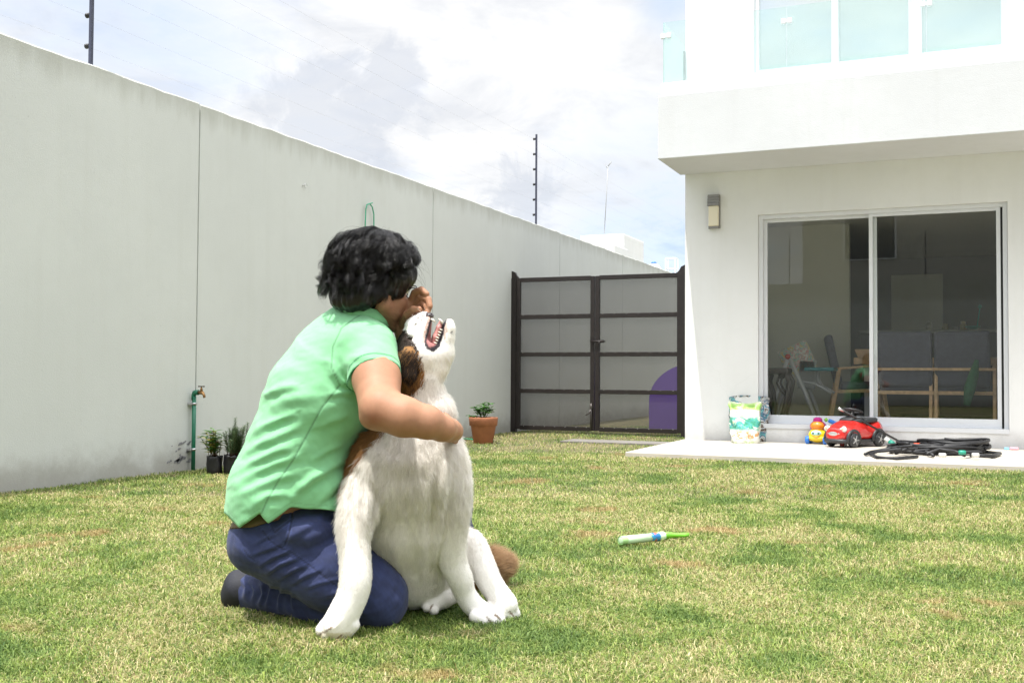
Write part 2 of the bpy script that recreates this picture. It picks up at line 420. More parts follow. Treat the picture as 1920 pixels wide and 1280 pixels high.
def gate():
    r = thing('metal_gate', 'dark brown metal double gate with perforated panels, between grey wall and white house', 'gate', (0, YG, 0))
    pm = perforated()
    cxg = onY(1116, 660, YG).x; L = WX+.03; Rr = CX-.04
    zt = HG; zb = .045
    zs = [onY(1116, y, YG).z for y in (520, 592, 664, 734, 807)]
    zs[0] = HG-.02; zs[-1] = zb+.02
    p = MB(); p.box(L-.03, L+.035, -.03, .03, 0, HG+.0); p.build('post', M['brown_metal'], r)
    p = MB(); p.box(GX-.012, GX+.03, -.03, .03, 0, HG+.03); p.box(GX+.03, CX+.01, -.02, .02, 0, .05); p.build('post', M['brown_metal'], r)
    for X, s in ((L+.0, 1), (GX, -1)):      # curled finials over the posts
        f = MB(); f.prism([(0, -.02), (.03*s, -.02), (.10*s, -.03), (.135*s, -.045), (.145*s, -.02), (.10*s, .005), (.07*s, .03), (.045*s, .075), (.0, .095)], -.02, .02, Matrix.Translation((X-.03*s, 0, HG+.0))); f.build('finial', M['brown_metal'], r)
    for x0, x1 in ((L+.035, cxg-.006), (cxg+.006, GX-.012)):
        leaf = MB(); w_ = .05
        leaf.box(x0, x0+w_, -.022, .022, zb, zt, bev=.003); leaf.box(x1-w_, x1, -.022, .022, zb, zt, bev=.003)
        for z in zs: leaf.box(x0+w_, x1-w_, -.0215, .0215, z-.026, z+.026, bev=.003)
        lf = leaf.build('gate_leaf', M['brown_metal'], r)
        for k in range(4):
            pa = MB(); pa.box(x0+w_-.005, x1-w_+.005, .004, .0055, zs[k+1]+.0265, zs[k]-.0265); pa.build('perforated_panel', pm, lf)
        sp = MB(); rn = random.Random(int(x0*100))
        for z in zs[1:]:
            for i in range(7):
                x = x0+.1+(x1-x0-.2)*i/6+rn.uniform(-.01, .01); sp.ball((x, -.022, z+.02), (.006, .003, .003), u=6, v=4)
        tag(sp.build('weld_spots', mat('bare_weld', (.55, .53, .50), .4, metal=.6), lf), kind='stuff')
    b = MB(); zc = onY(1116, 640, YG).z
    b.tube([(cxg-.05, -.045, zc), (cxg+.14, -.045, zc)], .009, 8); b.box(cxg-.035, cxg-.01, -.05, -.022, zc-.02, zc+.02); b.box(cxg+.05, cxg+.12, -.05, -.022, zc-.018, zc+.018, bev=.004)
    b.tube([(cxg+.07, -.05, zc), (cxg+.07, -.075, zc-.03)], .007, 8); b.build('bolt', M['brown_metal'], r)
    b = MB(); zc = onY(1108, 770, YG).z
    b.tube([(cxg-.035, -.04, .05), (cxg-.035, -.04, zc+.09)], .008, 8); b.tube([(cxg-.035, -.04, zc+.02), (cxg-.06, -.05, zc-.03), (cxg-.10, -.052, zc-.05)], .009, 8); b.box(cxg-.05, cxg-.02, -.05, -.022, zc+.03, zc+.06); b.build('drop_bolt', mat('worn_metal', (.10, .09, .085), .4, metal=.5), r)
gate()
def arch_panel():
    yb = 13.3; x0 = onY(1217, 740, yb).x; x1 = x0+1.25; zt = onY(1260, 680, yb).z; m = MB(); n = 24; cx = (x0+x1)/2; rr = (x1-x0)/2
    pts = [(x0, 0.0), (x1, 0.0)]+[(cx+rr*math.cos(a), zt-rr*.78+rr*.78*math.sin(a)) for a in [math.pi*k/n for k in range(n+1)]]
    m.prism(pts, yb, yb+.06); tag(m.build('play_panel', mat('purple_foam', (.15, .065, .42), .7)), 'purple round-topped panel standing behind the right leaf of the gate', 'panel')
arch_panel()

# ------------------------------------------------------------------ house
def house():
    H = thing('house', 'white two-storey house with balcony, overhanging slab and sliding glass door on the right', 'house', (CX, YF, 0))
    def place(o): o.location = (-CX, -YF, 0); return o
    XE = 9.0; T = .22; ZT = 6.2; YB = 19.0; XL = CX
    m = MB()
    m.box(XL, DX0, YF, YF+T, -.05, ZS+.3)                            # left of the door
    m.box(DX1, XE, YF, YF+T, -.05, ZS+.3)
    m.box(DX0, DX1, YF, YF+T, DZ1, ZS+.3); m.box(DX0, DX1, YF, YF+T, -.05, DZ0)
    m.box(XL, XL+T, YF+T, YB, -.05, ZS+.3)
    m.box(XE-T, XE, YF+5.2, YB, -.05, ZS+.3); m.box(XE-T, XE, YF+T, YF+5.2, 2.55, ZS+.3)  # unseen opening added in the right wall to let light into the room
    m.box(XL, XE, YB, YB+T, -.05, ZT)
    # upper storey
    zf = ZS+.3
    ux = [onY(x, 60, YF).x for x in (1413, 1889)]; uz0 = onY(1560, 120, YF).z-.02; uz1 = uz0+2.1
    m.box(XL, ux[0], YF, YF+T, zf, ZT); m.box(ux[1], XE, YF, YF+T, zf, ZT)
    m.box(ux[0], ux[1], YF, YF+T, uz1, ZT); m.box(ux[0], ux[1], YF, YF+T, zf, uz0)
    m.box(XL, XL+T, YF+T, YB, zf, ZT); m.box(XE-T, XE, YF+T, YB, zf, ZT)
    place(m.build('wall', M['house'], H))
    rf = MB(); rf.box(XL-.05, XE+.05, YF-.05, YB+.25, ZT, ZT+.25); place(rf.build('roof', M['house'], H))
    # inside
    fl = MB(); fl.box(XL+T, XE-T, YF+T, YB, .0, .19); place(fl.build('floor', mat('brown_floor', (.10, .085, .07), .35, .2, 4), H))
    ce = MB(); ce.box(XL+T, XE-T, YF+T, YB, 2.60, 2.70); place(ce.build('ceiling', M['inner'], H))
    inn = MB(); xe = onY(1592, 500, 13.6).x; inn.box(XL+T, xe, 13.6, 13.75, .11, 2.6); 
    place(inn.build('inner_wall', M['inner'], H)); inn = MB(); k0 = onY(1672, 560, 17.5).x; k1 = onY(1768, 560, 17.5).x; inn.box(k0, k1, 17.4, 17.5, .11, onY(1700, 515, 17.4).z)
    place(inn.build('inner_wall', M['inner'], H))
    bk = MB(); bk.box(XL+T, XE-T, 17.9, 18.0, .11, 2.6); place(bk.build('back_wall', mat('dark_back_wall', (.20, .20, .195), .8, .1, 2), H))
    # balcony
    bal = MB(); bal.box(BX, XE+.05, YF-DB, YF-.0015, ZS, Z1, bev=.006)
    B = place(bal.build('balcony', plaster('slab_plaster', (.635, .65, .67), .12, .0), H))
    gx0 = onY(1243, 157, YF-DB+.06).x
    cb = MB(); zc = onY(1243, 157, YF-DB+.05).z; cb.box(gx0-.012, XE, YF-DB+.035, YF-DB+.14, Z1, zc, bev=.004); cb.box(gx0-.012, gx0+.09, YF-DB+.14, YF-.002, Z1, zc); cb.build('kerb', M['house'], B)
    gtop = onY(1244, 43, YF-DB+.06).z; yg = YF-DB+.06
    jx = [gx0, onY(1475, 100, yg).x, onY(1737, 80, yg).x]; jx.append(jx[2]*2-jx[1]); jx.append(jx[3]*2-jx[2]); jx.append(jx[4]+1.3)
    for a, b in zip(jx, jx[1:]):
        q = MB(); q.box(a+.003, b-.003, yg-.006, yg+.006, zc, gtop); q.build('glass_panel', M['rail_glass'], B)
    q = MB(); q.box(gx0, gx0+.012, yg+.007, YF-.02, zc, gtop); q.build('glass_panel', M['rail_glass'], B)
    for x in [gx0+.03]+jx[1:-1]:
        q = MB(); q.box(x-.05, x-.008, yg-.014, yg+.014, gtop-.16, gtop-.11, bev=.003); q.box(x+.008, x+.05, yg-.014, yg+.014, gtop-.16, gtop-.11, bev=.003); q.box(x-.008, x+.008, yg-.012, yg-.008, gtop-.15, gtop-.12); q.build('clamp', M['white_alu'], B)
    q = MB(); q.box(gx0+.0, gx0+.02, YF-.03, YF-.005, zc, gtop-.05); q.build('edge_channel', M['steel'], B)
    # upper windows
    uw = [onY(x, 60, YF).x for x in (1413, 1421, 1558, 1571, 1703, 1728, 1878, 1889)]
    fr = MB(); y0, y1 = YF+.05, YF+.13
    fr.box(uw[0], uw[1], y0, y1, uz0, uz1); fr.box(uw[2], uw[3], y0-.02, y1, uz0, uz1); fr.box(uw[4], uw[5], y0, y1, uz0, uz1); fr.box(uw[6], uw[7], y0, y1, uz0, uz1)
    for a, b in ((1, 2), (3, 4), (5, 6)): fr.box(uw[a], uw[b], y0+.01, y1-.01, uz0, uz0+.05); fr.box(uw[a], uw[b], y0+.01, y1-.01, uz1-.05, uz1)
    F = place(fr.build('upper_window', M['white_alu'], H))
    for a, b in ((1, 2), (3, 4), (5, 6)):
        q = MB(); q.box(uw[a]-.005, uw[b]+.005, YF+.09, YF+.096, uz0+.04, uz1-.04); q.build('pane', M['up_glass'], F)
    bl = MB(); bl.box(uw[0], uw[7], YF+.26, YF+.28, uz0, uz1); bl.build('curtain', mat('pale_curtain', (.6, .66, .68), .9), F)
    # sliding door
    fr = MB(); e = .002
    y0, y1 = YF+.045, YF+.165; w_ = .04
    fr.box(DX0+e, DX0+w_, y0, y1, DZ0+.0, DZ1-e); fr.box(DX1-w_, DX1-e, y0, y1, DZ0, DZ1-e)
    fr.box(DX0+w_, DX1-w_, y0, y1, DZ1-w_, DZ1-e); fr.box(DX0+e, DX1-e, YF-.012, y1, DZ0-.025, DZ0+.018)
    S = place(fr.build('sliding_door', M['white_alu'], H))
    xm = onY(1638, 600, YF+.07).x
    def sash(xa, xb, y, ri):
        q = MB(); a, b = DZ0+.019, DZ1-w_-.001; s = .035
        q.box(xa, xa+s, y, y+.035, a, b); q.box(xb-s-ri, xb, y, y+.035, a, b); q.box(xa+s, xb-s-ri, y+.001, y+.034, a, a+.085); q.box(xa+s, xb-s-ri, y+.001, y+.034, b-.03, b)
        q.build('sash', M['white_alu'], S)
        q = MB(); q.box(xa+s-.004, xb-s-ri+.004, y+.014, y+.020, a+.08, b-.025); q.build('pane', M['glass'], S)
    sash(DX0+w_+.001, xm+.03, YF+.112, .0); sash(xm-.04, DX1-w_-.02, YF+.062, .0)
    q = MB(); q.box(DX1-w_-.020, DX1-w_-.0005, YF+.10, YF+.12, DZ0+.02, DZ1-w_); q.build('gasket', M['black'], S)
    q = MB(); z = onY(1642, 560, YF).z; q.box(xm-.032, xm-.012, YF+.045, YF+.063, z-.09, z+.03, bev=.004); q.build('handle', M['white_alu'], S)
house()

# neighbours beyond the wall
def neighbours():
    Y = 27.0
    a = onY(1088, 440, Y); b = onY(1170, 438, Y); m = MB(); m.box(a.x, b.x, Y, Y+1.9, 0, b.z, bev=.02)
    r = thing('neighbour_house', 'white flat-roofed house peeping over the boundary wall, with thin mast', 'house', (a.x, Y, 0))
    def pl(o): o.location = (-a.x, -Y, 0); return o
    pl(m.build('wall', M['house'], r))
    c = onY(1155, 458, Y-1.2); a2 = onY(1125, 455, Y-1.2); m = MB(); m.box(a2.x, onY(1152, 460, Y-1.2).x, Y-1.2, Y-.01, 0, c.z, bev=.02); pl(m.build('wing', M['house'], r))
    t0 = onY(1132, 440, Y+.3); t1 = onY(1140, 312, Y+.3); m = MB(); m.tube([t0-Vector((0, 0, .3)), t1], .013, 6)
    m.tube([t1, t1+Vector((.1, 0, .12))], .012, 6); m.tube([t1-Vector((0, 0, .08)), t1+Vector((-.08, 0, .06))], .01, 6)
    pl(m.build('mast', mat('pale_mast', (.32, .33, .34), .4), r))
    Y = 34
    c = onY(1226, 503, Y); m = MB(); rr = .27; m.lathe([(.0, 0), (rr*.98, 0), (rr, .02), (rr, c.z-.15), (rr*.93, c.z-.02), (rr*.62, c.z+.11), (rr*.3, c.z+.155)], 24, Matrix.Translation((c.x, Y, 0)))
    r = thing('water_tank', 'white round water tank with blue cap beyond the end of the boundary wall', 'water tank', (c.x, Y, 0))
    o = m.build('tank', mat('white_plastic', (.75, .76, .76), .45), r); o.location = (-c.x, -Y, 0)
    m = MB(); m.lathe([(.085, c.z+.15), (.09, c.z+.19), (.05, c.z+.22), (.02, c.z+.23)], 16); o = m.build('cap', mat('blue_plastic', (.03, .17, .50), .4), r)
    a = onY(1248, 484, Y+1); b = onY(1266, 484, Y+1); r = thing('tank_stand', 'pale white metal frame beyond the wall, right of the water tank', 'frame', (a.x, Y+1, 0)); m = MB()
    wd = b.x-a.x
    for x in (0, wd):
        for y in (0, .35): m.tube([(x, y, 0), (x, y, a.z)], .014, 6)
    for z in (a.z, a.z-.35):
        m.tube([(0, 0, z), (wd, 0, z), (wd, .35, z), (0, .35, z), (0, 0, z)], .014, 6)
    m.build('frame', mat('white_frame', (.8, .8, .8), .5), r)
neighbours()

# the yard behind the camera: what the glass door mirrors
def behind():
    m = MB(); m.box(WX, 9, -6.2, -6.0, -.1, 3.1); tag(m.build('rear_wall', M['wall']), 'plain rear boundary wall behind the viewer, mirrored in the sliding door', 'wall')
    r = thing('rear_house', 'pale rear neighbour house mirrored dimly in the sliding door', 'house', (2.2, -8.5, 0))
    m = MB(); m.box(-6.4, 7, -4, 0, 0, 7.0, bev=.02); m.build('wall', plaster('beige_plaster', (.5, .49, .44), .3, .2), r)
    for x in (-5.3, -1.0, 3.2):
        q = MB(); q.box(x, x+1.4, -.04, .04, 3.9, 5.5); f = q.build('window', M['white_alu'], r)
        for k in (0, 1):
            q = MB(); q.box(x+.05+k*.67, x+.68+k*.67, .041, .05, 3.95, 5.45); q.build('pane', mat('dark_pane', (.08, .09, .10), .08), f)
    for x in (-4.2, -.9, 2.1, 4.4):
        p = MB(); p.box(x-.012, x+.012, -6.11, -6.09, 3.1, 4.3); tag(p.build('fence_post', M['post_metal']), 'dark electric fence post on the rear wall, seen only mirrored in the door', 'fence post', 'electric fence posts on the rear wall')
behind()

# ------------------------------------------------------------------ grass
def grass():
    rng = np.random.default_rng(11)
    def samp(n, d0, d1, lateral=.60):
        d = np.sqrt(rng.uniform(d0*d0, d1*d1, n)); u = rng.uniform(-lateral, lateral, n)*d
        f = np.array([-_sy, _cy]); r = np.array([_cy, _sy])
        return d[:, None]*f+u[:, None]*r, d
    sets = [samp(260000, 2.0, 3.6), samp(260000, 3.6, 6.0), samp(190000, 6.0, 9.5), samp(75000, 9.5, 14.5)]
    far = rng.uniform((WX, -5.9), (7, 8.7), (60000, 2)); sets.append((far, np.full(60000, 9.0)))
    P = np.concatenate([s[0] for s in sets]); d = np.concatenate([s[1] for s in sets])
    keep = (P[:, 0] > WX+.004) & ~((P[:, 0] > CX-.02) & (P[:, 1] > PY-.006)) & ~((P[:, 0] > -3.9) & (P[:, 1] > 10.35) & (P[:, 1] < 10.75) & (P[:, 0] < CX))
    keep &= np.hypot(P[:, 0], P[:, 1]) > .9
    for (ax, ay, bx, by, rr) in PRESS:
        a = np.array([ax, ay]); b = np.array([bx, by]); t = np.clip(((P-a)@(b-a))/((b-a)@(b-a)+1e-9), 0, 1)
        keep &= np.linalg.norm(P-(a+t[:, None]*(b-a)), axis=1) > rr
    P = P[keep]; d = d[keep]; n = len(P)
    # patchy height: clumps
    def vn(P, s, seed):
        g = np.random.default_rng(seed).random((64, 64)); q = P*s; i = np.floor(q).astype(int); f = q-i; f = f*f*(3-2*f); i %= 64; j = (i+1) % 64
        return (g[i[:, 0], i[:, 1]]*(1-f[:, 0])+g[j[:, 0], i[:, 1]]*f[:, 0])*(1-f[:, 1])+(g[i[:, 0], j[:, 1]]*(1-f[:, 0])+g[j[:, 0], j[:, 1]]*f[:, 0])*f[:, 1]
    cl = .55*vn(P, 2.3, 1)+.45*vn(P, 9, 2)
    h = (.012+.019*rng.random(n)**1.3)*(.55+.95*cl); tall = rng.random(n) < .006; h[tall] *= 1.6
    wd = .0020+.0010*rng.random(n)+.00033*np.maximum(d-2.5, 0)
    az_ = rng.uniform(0, 2*np.pi, n); lean = rng.uniform(.3, 1.75, n); fa = rng.uniform(0, 2*np.pi, n)
    dr = np.stack([np.cos(az_), np.sin(az_)], 1); side = np.stack([np.cos(fa), np.sin(fa)], 1)*wd[:, None]*.5
    V = np.zeros((n, 5, 3)); z0 = -.002
    V[:, 0, :2] = P-side; V[:, 1, :2] = P+side; V[:, :2, 2] = z0
    mid = P+dr*(h*lean*.35)[:, None]
    V[:, 2, :2] = mid+side*.85; V[:, 3, :2] = mid-side*.85; V[:, 2:4, 2] = (h*.6)[:, None]
    V[:, 4, :2] = P+dr*(h*lean)[:, None]; V[:, 4, 2] = h*np.clip(1-.38*lean, .3, 1)
    b = np.arange(n)*5
    me = bpy.data.meshes.new('grass'); me.vertices.add(n*5); me.vertices.foreach_set('co', V.ravel())
    loops = np.stack([b, b+1, b+2, b+3, b+3, b+2, b+4], 1).ravel(); me.loops.add(len(loops)); me.loops.foreach_set('vertex_index', loops)
    st = np.stack([np.arange(n)*7, np.arange(n)*7+4], 1).ravel(); me.polygons.add(2*n); me.polygons.foreach_set('loop_start', st)
    me.update(calc_edges=True)
    ra = me.attributes.new('rnd', 'FLOAT_COLOR', 'POINT'); c = np.ones((n, 5, 4)); c[:, :, :3] = rng.random((n, 1, 3)); ra.data.foreach_set('color', c.ravel())
    me.materials.append(M['grass'])
    tag(link(bpy.data.objects.new('grass', me)), kind='stuff')
PRESS = []
# ------------------------------------------------------------------ things along the boundary wall
TERRA = mat('terracotta', (.40, .155, .075), .75, .2, 12, .0008, 90)
def leafmat(name, a, b_):
    m = bpy.data.materials.new(name); m.use_nodes = True; t = NT(m.node_tree); b = t.n['Principled BSDF']
    r = t.new('ShaderNodeAttribute', attribute_name='rnd').outputs['Fac']
    c = t.mix(r, a, b_); t.put(b.inputs['Base Color'], c); b.inputs['Roughness'].default_value = .42
    tl = t.new('ShaderNodeBsdfTranslucent', Color=c); mx = t.n.new('ShaderNodeMixShader'); mx.inputs[0].default_value = .25
    t.l.new(b.outputs[0], mx.inputs[1]); t.l.new(tl.outputs[0], mx.inputs[2]); t.l.new(mx.outputs[0], t.n['Material Output'].inputs[0])
    return m
LEAF = leafmat('fresh_leaf', (.035, .13, .02), (.10, .26, .04)); ROSE = leafmat('rosemary_leaf', (.035, .075, .028), (.11, .17, .07))
YEL = leafmat('yellowing_leaf', (.13, .18, .03), (.55, .42, .05)); STEM = mat('brown_stem', (.10, .055, .03), .8)
def leaves(name, items, m, parent, seg=4, cup=.18):
    """items: (base, direction, up, length, width)"""
    V = []; F = []; A = []
    for (p, d, up, L, w_) in items:
        d = Vector(d).normalized(); s = d.cross(Vector(up)); s = s.normalized() if s.length > 1e-5 else Vector((1, 0, 0)); n = s.cross(d); r = random.random(); b0 = len(V)
        for i in range(seg+1):
            t = i/seg; ww = w_*.5*(math.sin(math.pi*min(t*.92+.06, 1))**.8); c = Vector(p)+d*L*t-n*(cup*L*t*t)
            V += [c-s*ww+n*ww*.35, c, c+s*ww+n*ww*.35]; A += [r]*3
        for i in range(seg):
            a = b0+3*i; F += [(a, a+1, a+4, a+3), (a+1, a+2, a+5, a+4)]
    me = bpy.data.meshes.new(name); me.from_pydata([tuple(v) for v in V], [], F); me.materials.append(m)
    at_ = me.attributes.new('rnd', 'FLOAT', 'POINT'); at_.data.foreach_set('value', A)
    for p in me.polygons: p.use_smooth = True
    return link(bpy.data.objects.new(name, me), parent)

def tap():
    P0 = onX(362, 884, WX+.035); y = P0.y; zt = onX(362, 737, WX+.035).z
    r = thing('garden_tap', 'green standpipe with a brass tap clipped to the boundary wall', 'tap', (WX+.035, y, 0)); g = mat('green_pipe', (.012, .15, .085), .38, .15, 20)
    m = MB(); m.tube([(0, 0, -.05), (0, 0, zt-.02)], .0145, 14); m.build('pipe', g, r)
    m = MB(); m.tube([(0, 0, zt-.05), (0, 0, zt-.015), (.012, 0, zt+.002), (.03, 0, zt+.006), (.065, 0, zt+.006)], [.0185, .0195, .020, .019, .019], 14); m.build('elbow', g, r)
    for z in (zt-.075, .155):
        m = MB(); m.tube([(.0, 0, z-.008), (.0, 0, z+.008)], .0175, 14); m.box(-.034, -.0, -.032, .032, z-.008, z+.008, bev=.002); m.build('pipe_clip', M['steel'], r)
    br = mat('old_brass', (.30, .17, .07), .38, .3, 40, metal=.85)
    m = MB(); z = zt+.006
    m.tube([(.065, 0, z), (.085, 0, z), (.10, 0, z), (.125, 0, z-.004), (.14, 0, z-.018), (.148, 0, z-.034)], [.013, .011, .015, .013, .011, .012], 12)
    m.tube([(.105, 0, z+.01), (.105, 0, z+.028), (.105, 0, z+.040)], [.013, .010, .005], 12)
    t = m.build('tap_body', br, r)
    m = MB(); m.box(.070, .140, -.006, .006, z+.040, z+.047, bev=.002); m.ball((.07, 0, z+.0435), .006); m.ball((.14, 0, z+.0435), .006); hd = m.build('tap_handle', mat('dark_handle', (.06, .04, .03), .5), t)
    for o in list(r.children)+[hd]:
        if o.name.startswith(('elbow', 'tap_')): o.data.transform(Matrix.Translation((-.006, 0, 0)) @ Matrix.Diagonal((.66, 1, 1, 1)))
tap()

def grow_bag(px, py, w_, h, label, kind):
    P0 = onZ(px, py, 0); P0.x = max(P0.x, WX+w_*.62)
    r = thing('plant_bag', label, 'potted plant', (P0.x, P0.y, 0), group='plants in black grow bags by the wall'); m = MB(); rn = random.Random(px)
    n = 22; prof = [(.96, 0), (1.02, .02), (1.0, .3), (1.03, .6), (1.0, .85), (1.04, 1.0), (1.0, 1.01), (.9, .9)]; rings = []
    for rr, z in prof:
        rings.append([m.bm.verts.new((w_/2*rr*(1+.07*math.sin(3*a+z*5)+rn.uniform(-.03, .03))*math.cos(a), w_/2*rr*(1+rn.uniform(-.04, .04))*math.sin(a), h*z+(rn.uniform(-.012, .012) if z > .5 else 0))) for a in [2*math.pi*k/n for k in range(n)]])
    for A, B in zip(rings, rings[1:]):
        for k in range(n): m.bm.faces.new((A[k], A[(k+1) % n], B[(k+1) % n], B[k])).smooth = True
    m.bm.faces.new(rings[0][::-1]); m.build('bag', mat('black_film', (.006, .006, .007), .45, .2, 30, .003, 35), r)
    m = MB(); m.lathe([(w_*.46, h*.86), (w_*.3, h*.92), (.01, h*.93)], 16, cap=False); m.build('soil', M['soil'], r)
    st = MB(); it = []
    if kind == 'rosemary':
        for k in range(34):
            a = rn.uniform(0, 6.28); q = Vector((math.cos(a), math.sin(a), 0))*rn.uniform(0, w_*.38); L = rn.uniform(.13, .22) if k > 3 else rn.uniform(.20, .25); d = Vector((q.x*5+rn.uniform(-.2, .2), q.y*4+rn.uniform(-.15, .15), 1)).normalized()
            if k < 3: q = Vector(((-.03, .0, .085)[k], 0, 0)); d = Vector(((-.05, .03, .12)[k], 0, 1)).normalized(); L = (.20, .27, .24)[k]
            b = Vector((q.x, q.y, h*.9)); st.tube([b, b+d*L*.5+Vector((0, 0, .004)), b+d*L], [.003, .002, .001], 5)
            for i in range(int(L/.0026)):
                t = .12+.88*i/(L/.0026); aa = i*2.4; o = Vector((math.cos(aa), math.sin(aa), .9-.1*t)); it.append((b+d*L*t, o, d, .040*(1.12-.55*t), .0064))
        st.build('stem', STEM, r); leaves('foliage', it, ROSE, r, 2)
    else:
        fl = []
        for k in range(20):
            a = rn.uniform(0, 6.28); q = Vector((math.cos(a), math.sin(a), 0))*rn.uniform(0, w_*.36); L = rn.uniform(.11, .22); d = Vector((q.x*5+rn.uniform(-.25, .25), q.y*4, 1)).normalized(); b = Vector((q.x, q.y, h*.9))
            if k == 0: d = Vector((-.75, .1, .75)).normalized(); L = .2
            st.tube([b, b+d*L*.5, b+d*L], [.0025, .002, .001], 5)
            for i in range(int(9+L*60)):
                t = .25+.75*rn.random(); aa = i*2.4; o = Vector((math.cos(aa), math.sin(aa), .35)); (fl if rn.random() < .34 else it).append((b+d*L*t, o, (0, 0, 1), rn.uniform(.032, .055), rn.uniform(.014, .022)))
        st.build('stem', STEM, r); leaves('foliage', it, LEAF, r, 3); o = leaves('yellow_leaves', fl, YEL, r, 3)
grow_bag(402, 889, .105, .125, 'leafy plant with yellowing leaves in a black grow bag, next to the green standpipe', 'leafy')
grow_bag(438, 889, .135, .135, 'rosemary plant in a black grow bag, nearest to the kneeling person\'s back', 'rosemary')

def flower_pot():
    P0 = onZ(906, 831, 0); sc_ = (P0-CP).dot(CF)/FPX
    r = thing('flower_pot', 'terracotta pot with a small green leafy plant on the grass near the gate', 'plant pot', (P0.x, P0.y, 0)); h = 49*sc_; R0 = 27.5*sc_
    m = MB(); m.lathe([(R0*.60, 0), (R0*.66, .004), (R0*.86, h*.66), (R0*.88, h*.67), (R0*.95, h*.68), (R0*1.0, h*.97), (R0*.99, h), (R0*.90, h), (R0*.86, h*.86), (.005, h*.86)], 32, cap=False)
    m.bm.faces.new([m.bm.verts.new((R0*.6*math.cos(a), R0*.6*math.sin(a), 0)) for a in [2*math.pi*k/16 for k in range(16)]]); m.build('pot', TERRA, r)
    m = MB(); m.lathe([(R0*.87, h*.88), (R0*.5, h*.91), (.004, h*.92)], 20, cap=False); m.build('soil', M['soil'], r)
    rn = random.Random(4); it = []; st = MB()
    for k in range(11):
        a = rn.uniform(0, 6.28); L = rn.uniform(.09, .20); d = Vector((math.cos(a)*rn.uniform(.15, 1.0)-.15, math.sin(a)*rn.uniform(.1, .8), 1)).normalized(); b = Vector((.01*math.cos(a), .01*math.sin(a), h*.9))
        if k == 0: d = Vector((.35, 0, 1)).normalized(); L = .18
        if k == 1: d = Vector((-1.5, -.1, .35)).normalized(); L = .17
        st.tube([b, b+d*L*.6, b+d*L+Vector((0, 0, .01))], [.0035, .003, .0015], 6)
        for i in range(8):
            t = .45+.55*rn.random(); aa = i*2.4+k; o = Vector((math.cos(aa), math.sin(aa), .25+.3*rn.random())); it.append((b+d*L*t, o, (0, 0, 1), rn.uniform(.05, .085), rn.uniform(.035, .055)))
    st.build('stem', mat('green_stem', (.06, .14, .03), .6), r); leaves('foliage', it, LEAF, r, 4, .3)
flower_pot()
def grass_hose():
    m = MB(); pts = [onZ(x, y, .022) for x, y in ((856, 824), (872, 822), (884, 823), (893, 826), (905, 824), (925, 826))]; m.tube(pts, .006, 8)
    tag(m.build('garden_hose', mat('green_hose', (.03, .33, .19), .4)), 'thin green hose lying on the grass behind the terracotta pot', 'hose')
grass_hose()

def wand():
    a = onZ(1163, 1013, .030); b = onZ(1245, 1004, .030); c = onZ(1278, 1003, .028)
    r = thing('bubble_wand', 'pale green plastic bubble wand lying on the lawn in front of the toys', 'toy', a); d = (b-a); L = d.length; d.normalize()
    q = Vector((0, 0, 1)).rotation_difference(d).to_matrix().to_4x4(); body = mat('pale_green_plastic', (.58, .78, .52), .25, spec=.6, coat=.5); pg_ = mat('pale_lime_plastic', (.38, .62, .25), .3); gp = mat('lime_plastic', (.14, .45, .015), .3, coat=.3)
    m = MB(); m.lathe([(.008, 0), (.0165, .002), (.018, .012), (.0175, L*.74)], 20, q, cap=True); m.build('tube', body, r)
    m = MB(); m.lathe([(.0181, 0), (.0187, .002), (.0187, .028), (.0181, .03)], 20, q, cap=False); m.build('end_ring', pg_, r)
    lab = bpy.data.materials.new('wand_label'); lab.use_nodes = True; t = NT(lab.node_tree); P = t.new('ShaderNodeTexCoord').outputs['Object']
    v = t.new('ShaderNodeTexVoronoi', Scale=55.0, Vector=P); cc = t.ramp(t.new('ShaderNodeSeparateXYZ', i0=v.outputs['Color']).outputs[0], [(0, (.02, .16, .42)), (.45, (.03, .28, .50)), (.6, (.55, .10, .08)), (.8, (.75, .45, .05)), (.9, (.6, .65, .6))], 'CONSTANT'); t.put(t.n['Principled BSDF'].inputs['Base Color'], cc); t.n['Principled BSDF'].inputs['Roughness'].default_value = .3
    m = MB(); m.lathe([(.0182, L*.66), (.0182, L*.86)], 20, q, cap=False); m.build('label_band', lab, r)
    m = MB(); m.lathe([(.0175, L*.865), (.019, L*.88), (.019, L*.98), (.016, L*1.0)], 20, q); m.build('collar', body, r)
    m = MB(); e = c-a; s = d.cross(Vector((0, 0, 1))).normalized(); k0 = d*L*.99
    m.tube([k0, k0+d*.03, k0+d*.045+s*.012, e+s*.014, e+d*.03+s*.006, e+d*.038, e+d*.028-s*.010, e-s*.015, k0+d*.045-s*.012, k0+d*.02], [.016, .015, .010, .008, .008, .008, .008, .008, .009, .012], 10); m.build('cap', gp, r)
wand()

